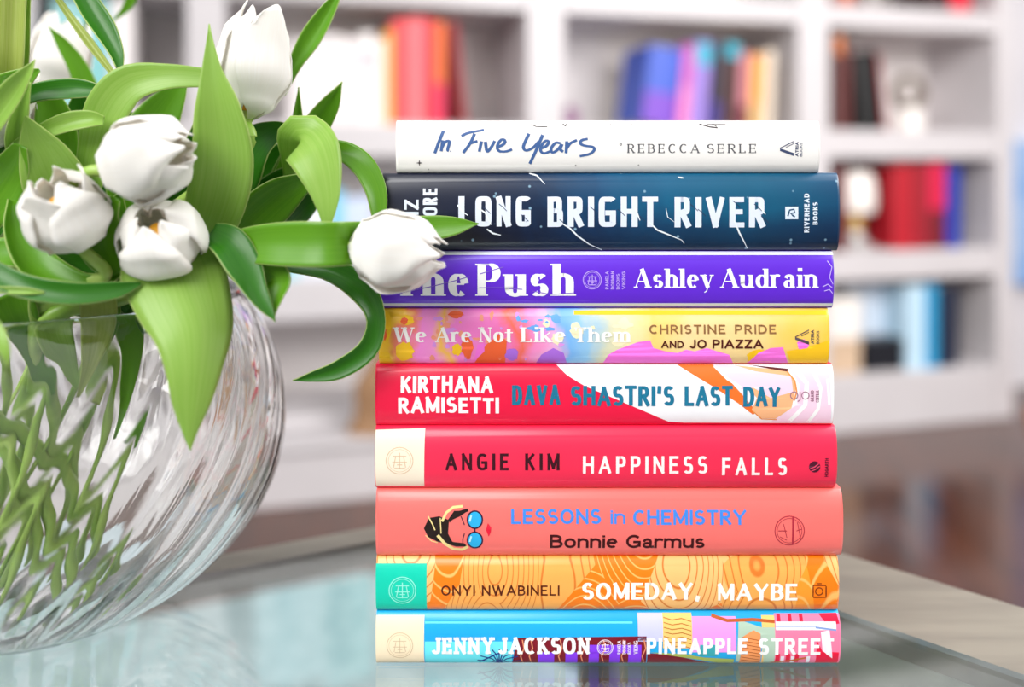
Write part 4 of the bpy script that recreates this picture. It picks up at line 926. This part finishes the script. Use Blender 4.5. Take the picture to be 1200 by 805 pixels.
def sheet(name, grid, uvs, m, parent, thick):
    ns, nt = len(grid), len(grid[0])
    off = Vector(parent.location); p = parent.parent
    while p is not None: off += Vector(p.location); p = p.parent
    V = [tuple(v-off) for row in grid for v in row]
    Fc = [[i*nt+j, i*nt+j+1, (i+1)*nt+j+1, (i+1)*nt+j] for i in range(ns-1) for j in range(nt-1)]
    me = bpy.data.meshes.new(name); me.from_pydata(V, [], Fc); me.update()
    lay = me.uv_layers.new(name='leaf')
    for pl in me.polygons:
        for li in pl.loop_indices:
            vi = me.loops[li].vertex_index; lay.data[li].uv = uvs[vi]
    me.shade_smooth(); o = bpy.data.objects.new(name, me); COL.objects.link(o); me.materials.append(m); o.parent = parent
    if thick: solidify(o, thick)
    return o
lr = random.Random(11)
def leaf(parent, path, kind='m', tilt=0.0, fold=0.25, roll=0.0, n=34, label=None):
    """path: (px, py, half width px, distance); a curved blade bent along its path"""
    ctrl = [(P(a, b, d).x, P(a, b, d).y, P(a, b, d).z, w*d/F) for a, b, w, d in path]
    S_ = crom(ctrl, n); pts = [Vector(s[:3]) for s in S_]; ws = [max(0.00025, s[3]) for s in S_]
    nt = 11; grid = []; uvs = []; ph = lr.uniform(0, 6)
    u0 = lr.uniform(0, 50); camp = Vector((0, 0, CAMZ)); prev = None
    for i, p in enumerate(pts):
        t = (pts[min(i+1, n-1)]-pts[max(i-1, 0)]).normalized()
        view = (camp-p).normalized(); a = t.cross(view)
        if a.length < 1e-4: a = prev
        a = a.normalized()
        if prev is not None and a.dot(prev) < 0: a = -a
        prev = a
        nrm = a.cross(t).normalized()
        if nrm.dot(view) < 0: nrm = -nrm
        tw = tilt+roll*(i/(n-1)-0.5)
        wd = a*math.cos(tw)+nrm*math.sin(tw); nn = -a*math.sin(tw)+nrm*math.cos(tw)
        w = ws[i]/max(0.45, math.cos(tw)); row = []
        for j in range(nt):
            q = -1+2*j/(nt-1)
            h = fold*w*(abs(q)**1.7-0.4)+0.05*w*math.sin(ph+9*i/(n-1))*q+0.03*w*math.sin(ph*2+13*i/(n-1))*abs(q)
            row.append(p+wd*(q*w)+nn*h); uvs.append((q, i/(n-1)+u0))
        grid.append(row)
    o = sheet('leaf', grid, uvs, LM[kind], parent, 0.0006)
    if label: o['label'] = label
    return o
def prof(pts, s):
    for (a, x), (b, y) in zip(pts, pts[1:]):
        if s <= b:
            t = (s-a)/(b-a); t = t*t*(3-2*t); return x+(y-x)*t
    return pts[-1][1]
def bloom(parent, B, axis, L, R, open_=0.6, spin=0.0, seed=1, tipout=None, roll=0.0):
    rnd = random.Random(seed); axis = axis.normalized()
    e1 = axis.cross(Vector((0, 0, 1))); e1 = e1.normalized() if e1.length > .1 else Vector((1, 0, 0)); e2 = axis.cross(e1)
    hd = empty('flower_head', tuple(B-Vector(parent.location))); hd.parent = parent
    mb = MB().lathe([(0, -0.002), (0.0032, -0.002), (0.0044, 0.001), (0.003, 0.004), (0, 0.0045)], n=14)
    M = Matrix((e1, e2, axis)).transposed()
    obj('receptacle', [M @ v for v in mb.v], mb.f, m_stem, hd)
    pk = MB().lathe([(0, 0), (0.0026, 0.002), (0.0026, L*.56), (0.0048, L*.60), (0.004, L*.68), (0, L*.70)], n=12)
    obj('pistil', [M @ v for v in pk.v], pk.f, m_pist, hd)
    ns, nt = 18, 13
    for k in range(6):
        innr = k % 2; ph = math.radians(spin+60*k+rnd.uniform(-6, 6)); RR = R*(0.90 if innr else 1.0)*rnd.uniform(.97, 1.03); LL_ = L*rnd.uniform(.94, 1.03)*(0.97 if innr else 1)
        op = open_*rnd.uniform(.92, 1.08)
        if tipout and k in tipout: op = open_+tipout[k]
        grid = []; uvs = []; u0 = rnd.uniform(0, 40)
        for i in range(ns):
            s = i/(ns-1)
            r = RR*prof([(0, .22), (.11, .70), (.42, 1.0), (.72, .90), (1, op)], s)
            wv = math.radians(50)*prof([(0, .30), (.2, .8), (.5, 1.0), (.78, .95), (.92, .80), (1, .56)], s)
            row = []
            for j in range(nt):
                t = -1+2*j/(nt-1)
                a = ph+wv*t
                rr = r*(1-.05*t*t*(1 if innr else -.4)) + RR*.035*math.sin(5*t+7*s+k)*s + RR*roll*max(0, s-.8)*5*(.5+.5*math.cos(t*2))
                rr += RR*.05*math.cos(t*math.pi)*(0.3+s)*-.5
                h = LL_*(s-.03*t*t*s) + L*.012*math.sin(6*t+k*2)*s
                h -= LL_*(.17*t*t*s*s)
                row.append(B+axis*h+e1*(rr*math.cos(a))+e2*(rr*math.sin(a))); uvs.append((t, s*1.5+u0))
            grid.append(row)
        sheet('petal', grid, uvs, m_petal, hd, 0.0007)
    return hd
NECKZ = TABLE+RIMH
def stem_path(B, axis, neck, foot, n=40):
    back = B-axis.normalized()*0.02
    ctrl = [tuple(B), tuple(back), tuple(Vector((VX+neck[0], VY+neck[1], NECKZ+0.018))), tuple(Vector((VX+neck[0]*.4+foot[0]*.6, VY+neck[1]*.4+foot[1]*.6, TABLE+0.10))), tuple(Vector((VX+foot[0], VY+foot[1], TABLE+0.019)))]
    return [Vector(p) for p in crom(ctrl, n)]
GT = 'white tulips in the glass vase'
def tulip(label, B, axis, L, R, neck, foot, rad=0.0032, **kw):
    pts = stem_path(B, axis, neck, foot)
    root = empty('white_tulip', tuple(pts[-1]), label, 'tulip', GT)
    mb = MB().tube(pts, lambda t: rad*(0.9+0.2*t), 12); mb.build('stem', m_stem, root, world=True)
    bloom(root, B, axis, L, R, **kw)
    return root
V3 = Vector
t1 = tulip('upright white tulip at the top of the bouquet, tallest and nearest the shelf books', P(288, 139, .50), V3((.13, .05, 1)), .0605, .0200, (.055, -.02), (.03, .01), open_=.42, spin=20, seed=4, tipout={0: .45})
t2 = tulip('white tulip opening to the right in front of the arching leaf', P(128, 200, .455), V3((1, -.25, .28)), .0455, .0215, (.0, -.05), (-.01, .02), open_=.30, spin=10, seed=7, tipout={1: .3})
t3 = tulip('white tulip with ragged petal tips facing up, lowest at the left of the bouquet', P(94, 288, .455), V3((-.16, -.5, .85)), .0395, .0195, (-.03, -.06), (.02, -.015), open_=.42, spin=40, seed=12, tipout={1: .5, 3: .45})
t4 = tulip('white tulip facing the viewer with its yellow centre showing', P(204, 304, .474), V3((-.05, -.72, .60)), .0375, .0214, (.03, -.04), (.0, -.03), open_=.34, spin=90, seed=5)
t5 = tulip('white tulip hanging over the left end of the book stack', P(411, 290, .462), V3((1, -.06, -.07)), .0455, .0200, (.07, -.03), (-.02, .0), open_=.34, spin=0, seed=3)
t6 = tulip('white tulip at the back of the bouquet, half hidden by a yellow-green leaf', P(56, 112, .66), V3((.25, .1, 1)), .058, .021, (-.02, .06), (-.03, .01), open_=.7, spin=15, seed=9)
t7 = tulip('white tulip cut off by the left edge of the photo', P(-26, 168, .52), V3((.4, -.1, .7)), .048, .020, (-.06, .01), (-.02, -.02), open_=.7, spin=50, seed=15)

# leaves of the upright tulip
leaf(t1, [(236, 318, 16, .510), (238, 285, 26, .498), (254, 235, 34, .484), (262, 185, 35, .474), (256, 130, 27, .468), (248, 80, 11, .468), (245, 28, 0, .470)], 'l', tilt=.25, fold=.22)
leaf(t1, [(330, 110, 5, .535), (346, 76, 8, .532), (364, 46, 12, .530), (384, 14, 9, .528), (402, -16, 1, .526)], 'm', tilt=.3, fold=.5)
leaf(t1, [(325, 215, 8, .53), (338, 185, 9, .528), (347, 160, 9, .526), (349, 132, 5, .524), (350, 102, 0, .522)], 'm', fold=.4)
leaf(t1, [(322, 225, 14, .535), (345, 185, 17, .532), (366, 152, 16, .530), (386, 122, 11, .528), (401, 96, 0, .526)], 'm', tilt=-.3, fold=.5)
leaf(t1, [(268, 250, 20, .52), (282, 200, 26, .518), (300, 170, 22, .515), (322, 154, 12, .512), (340, 146, 1, .51)], 'd', tilt=.4)
# leaves of the tulip behind the arching leaf
leaf(t2, [(100, 265, 12, .500), (103, 222, 15, .492), (113, 172, 20, .486), (126, 128, 24, .484), (152, 99, 22, .484), (195, 90, 15, .484), (240, 91, 11, .486), (272, 93, 6, .488), (301, 97, 0, .49)], 'l', tilt=.35, fold=.15, roll=-.5)
leaf(t2, [(155, 345, 16, .50), (142, 318, 24, .492), (132, 285, 28, .485), (135, 250, 18, .478), (142, 226, 2, .474)], 'm', tilt=.3, fold=.35)
leaf(t2, [(140, 330, 22, .54), (170, 280, 26, .535), (205, 225, 26, .53), (230, 180, 20, .525), (240, 130, 6, .52)], 'd', tilt=-.2)
leaf(t2, [(66, -75, 0, .526), (88, -22, 11, .520), (103, 6, 13, .515), (120, 33, 13, .510), (134, 60, 9, .505), (140, 80, 4, .50)], 'd', tilt=.35, fold=.7)
leaf(t2, [(62, -10, 3, .518), (84, 22, 4, .513), (108, 54, 5, .508), (132, 86, 3, .503)], 'y', fold=.5)
# leaves of the low left tulip
leaf(t3, [(85, 262, 30, .490), (72, 225, 36, .484), (56, 190, 30, .478), (42, 162, 18, .474), (30, 136, 1, .47)], 'l', tilt=.3, fold=.3)
leaf(t3, [(15, 235, 6, .475), (20, 270, 15, .468), (40, 308, 20, .462), (75, 330, 17, .460), (108, 336, 13, .462), (140, 318, 6, .468)], 'm', tilt=.5, fold=.5)
leaf(t3, [(45, 300, 12, .49), (78, 310, 22, .484), (110, 312, 20, .48), (140, 305, 8, .478)], 'd', tilt=-.4)
leaf(t3, [(-14, 372, 7, .408), (-3, 390, 8, .404), (5, 410, 6, .402), (9, 430, 0, .402)], 'l', fold=.3)
# leaves of the tulip facing the viewer
leaf(t4, [(190, 272, 30, .478), (200, 305, 56, .466), (214, 345, 54, .454), (227, 385, 46, .446), (228, 430, 33, .440), (225, 472, 22, .437), (223, 505, 9, .436), (223, 528, 0, .436)], 'l', tilt=.15, fold=-.25)
leaf(t4, [(246, 272, 12, .470), (268, 285, 20, .462), (285, 312, 20, .456), (300, 342, 13, .452), (313, 362, 7, .450), (323, 377, 0, .449)], 'd', tilt=.3, fold=.3)
leaf(t4, [(280, 300, 6, .470), (305, 316, 14, .466), (322, 328, 20, .462), (322, 348, 12, .458), (320, 364, 5, .454), (321, 376, 0, .452)], 'm', tilt=-.4, fold=.4)
leaf(t4, [(300, 330, 14, .53), (280, 300, 22, .53), (290, 265, 24, .53), (318, 232, 24, .528), (348, 208, 16, .525), (372, 196, 2, .52)], 'd', tilt=.3)
# leaves of the tulip over the stack
leaf(t5, [(235, 300, 12, .482), (285, 288, 20, .466), (335, 286, 26, .456), (395, 286, 26, .452), (445, 281, 22, .485), (495, 269, 16, .487), (532, 265, 11, .486), (561, 262, 0, .486)], 'm', tilt=.1, fold=.2)
leaf(t5, [(285, 300, 6, .492), (335, 309, 9, .490), (385, 316, 13, .488), (422, 338, 16, .486), (440, 372, 11, .484), (431, 408, 12, .482), (398, 432, 11, .480), (366, 441, 6, .479), (343, 446, 0, .478)], 'd', tilt=.2, fold=.4, roll=.3)
leaf(t5, [(338, 240, 2, .535), (346, 195, 16, .515), (352, 164, 29, .490), (364, 172, 32, .475), (374, 196, 27, .469), (381, 225, 18, .466), (383, 252, 9, .464), (381, 277, 0, .463)], 'l', tilt=.1, fold=-.12)
leaf(t5, [(350, 205, 10, .505), (374, 180, 12, .500), (402, 178, 12, .496), (425, 194, 14, .492), (439, 220, 13, .489), (443, 248, 9, .487), (441, 276, 0, .486)], 'm', tilt=.35, fold=.25)
leaf(t5, [(258, 305, 18, .515), (292, 262, 26, .513), (325, 232, 24, .511), (352, 215, 14, .509), (374, 205, 1, .507)], 'm', tilt=-.3)
# leaves of the tulip at the back
leaf(t6, [(112, 150, 15, .60), (104, 112, 14, .598), (92, 80, 11, .596), (74, 52, 7, .594), (56, 30, 0, .592)], 'm', tilt=.2)
leaf(t6, [(15, 120, 8, .50), (45, 108, 11, .498), (80, 104, 12, .496), (106, 105, 9, .494), (124, 103, 0, .492)], 'd', tilt=.3)
leaf(t6, [(60, 210, 20, .53), (66, 170, 24, .528), (62, 135, 20, .526), (52, 100, 8, .524)], 'm')
leaf(t6, [(120, 225, 20, .545), (108, 180, 24, .54), (96, 140, 20, .535), (92, 110, 6, .53)], 'd')
leaf(t6, [(98, 40, 1, .66), (112, -10, 4, .65), (135, -32, 6, .645), (157, -20, 7, .64), (150, 6, 5, .64), (130, 27, 0, .64)], 'm')
leaf(t6, [(10, 172, 2, .480), (45, 156, 8, .478), (78, 144, 11, .476), (105, 140, 10, .476), (122, 142, 5, .478)], 'l', tilt=.3, fold=.4)
# leaves of the tulip cut off at the left
leaf(t7, [(10, 110, 13, .505), (13, 70, 14, .50), (15, 25, 14, .50), (17, -30, 14, .50), (19, -80, 9, .50), (22, -125, 0, .50)], 'y', tilt=.2, fold=.5)
leaf(t7, [(26, 100, 5, .507), (29, 60, 5, .504), (30, 10, 5, .503), (31, -30, 5, .503), (33, -70, 0, .503)], 'l', fold=.5)
leaf(t7, [(-30, 172, 14, .468), (-8, 140, 15, .466), (15, 108, 13, .464), (31, 86, 7, .462), (41, 70, 0, .462)], 'l', tilt=.4, fold=.5)
leaf(t7, [(-30, 118, 16, .49), (0, 106, 17, .488), (28, 92, 12, .486), (46, 82, 2, .484)], 'm', tilt=.2)
leaf(t7, [(20, 200, 6, .482), (18, 165, 11, .480), (24, 132, 9, .478), (34, 96, 2, .476)], 'l', fold=.6)
leaf(t7, [(-40, 262, 30, .482), (-10, 232, 30, .478), (12, 200, 22, .475), (24, 170, 8, .472)], 'm', tilt=.2)
leaf(t7, [(-40, 310, 22, .47), (-8, 300, 20, .468), (20, 300, 16, .466), (44, 318, 4, .465)], 'm', tilt=.4)
leaf(t7, [(-30, 260, 24, .52), (10, 270, 40, .52), (40, 300, 40, .52), (60, 350, 20, .52)], 'd')
leaf(t7, [(-30, 341, 3, .436), (0, 340, 4, .436), (30, 341, 4, .436), (52, 343, 1, .438)], 'l', fold=.6)

# stems and blades reaching down into the vase
def bare(label, top, neck, foot, rad, kind, hw):
    d0 = P(*top); foot3 = V3((VX+foot[0], VY+foot[1], TABLE+0.02))
    ctrl = [tuple(d0), (VX+neck[0], VY+neck[1], NECKZ-0.01), (VX+neck[0]*.3+foot[0]*.7, VY+neck[1]*.3+foot[1]*.7, TABLE+0.09), tuple(foot3)]
    pts = [Vector(p) for p in crom(ctrl, 30)]
    root = empty('tulip_stalk', tuple(foot3), label, 'tulip', 'flowerless tulip stalks in the vase')
    MB().tube(pts, rad, 12).build('stem', m_stem, root, world=True)
    return root
k1 = bare('thick flowerless stalk entering the vase under the lowest left tulip', (66, 350, .485), (-.035, -.075), (.035, .02), .0042, 'm', 10)
leaf(k1, [(52, 335, 16, .470), (56, 365, 20, .474), (66, 400, 18, .480), (80, 430, 10, .492), (92, 456, 3, .50)], 'l')
k2 = bare('thick flowerless stalk entering the vase left of the big drooping leaf', (110, 348, .485), (.005, -.080), (-.03, .025), .0042, 'm', 10)
leaf(k2, [(112, 335, 18, .468), (116, 365, 20, .472), (112, 400, 16, .484), (106, 440, 10, .494), (100, 470, 4, .505)], 'y')
k3 = bare('flowerless stalk entering the vase right beside the big drooping leaf', (150, 346, .49), (.035, -.072), (.01, .03), .0042, 'm', 10)
leaf(k3, [(152, 332, 16, .505), (150, 365, 17, .508), (152, 410, 14, .512), (150, 470, 9, .516), (146, 520, 3, .52)], 'm')
k4 = bare('flowerless stalk at the left edge of the photo inside the vase', (14, 358, .485), (-.065, -.055), (.03, -.01), .0042, 'm', 10)
leaf(k4, [(10, 345, 26, .462), (22, 375, 22, .468), (36, 405, 14, .480), (48, 435, 9, .490), (58, 462, 3, .50)], 'm')
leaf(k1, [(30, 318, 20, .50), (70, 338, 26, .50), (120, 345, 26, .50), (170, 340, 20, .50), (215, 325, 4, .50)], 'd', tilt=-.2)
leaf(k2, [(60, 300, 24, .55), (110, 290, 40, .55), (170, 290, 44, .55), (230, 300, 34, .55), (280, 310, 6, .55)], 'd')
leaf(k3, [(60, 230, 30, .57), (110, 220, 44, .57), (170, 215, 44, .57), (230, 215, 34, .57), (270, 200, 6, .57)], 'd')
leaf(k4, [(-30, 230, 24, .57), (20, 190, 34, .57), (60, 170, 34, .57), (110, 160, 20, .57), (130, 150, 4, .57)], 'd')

# more blades filling the bouquet
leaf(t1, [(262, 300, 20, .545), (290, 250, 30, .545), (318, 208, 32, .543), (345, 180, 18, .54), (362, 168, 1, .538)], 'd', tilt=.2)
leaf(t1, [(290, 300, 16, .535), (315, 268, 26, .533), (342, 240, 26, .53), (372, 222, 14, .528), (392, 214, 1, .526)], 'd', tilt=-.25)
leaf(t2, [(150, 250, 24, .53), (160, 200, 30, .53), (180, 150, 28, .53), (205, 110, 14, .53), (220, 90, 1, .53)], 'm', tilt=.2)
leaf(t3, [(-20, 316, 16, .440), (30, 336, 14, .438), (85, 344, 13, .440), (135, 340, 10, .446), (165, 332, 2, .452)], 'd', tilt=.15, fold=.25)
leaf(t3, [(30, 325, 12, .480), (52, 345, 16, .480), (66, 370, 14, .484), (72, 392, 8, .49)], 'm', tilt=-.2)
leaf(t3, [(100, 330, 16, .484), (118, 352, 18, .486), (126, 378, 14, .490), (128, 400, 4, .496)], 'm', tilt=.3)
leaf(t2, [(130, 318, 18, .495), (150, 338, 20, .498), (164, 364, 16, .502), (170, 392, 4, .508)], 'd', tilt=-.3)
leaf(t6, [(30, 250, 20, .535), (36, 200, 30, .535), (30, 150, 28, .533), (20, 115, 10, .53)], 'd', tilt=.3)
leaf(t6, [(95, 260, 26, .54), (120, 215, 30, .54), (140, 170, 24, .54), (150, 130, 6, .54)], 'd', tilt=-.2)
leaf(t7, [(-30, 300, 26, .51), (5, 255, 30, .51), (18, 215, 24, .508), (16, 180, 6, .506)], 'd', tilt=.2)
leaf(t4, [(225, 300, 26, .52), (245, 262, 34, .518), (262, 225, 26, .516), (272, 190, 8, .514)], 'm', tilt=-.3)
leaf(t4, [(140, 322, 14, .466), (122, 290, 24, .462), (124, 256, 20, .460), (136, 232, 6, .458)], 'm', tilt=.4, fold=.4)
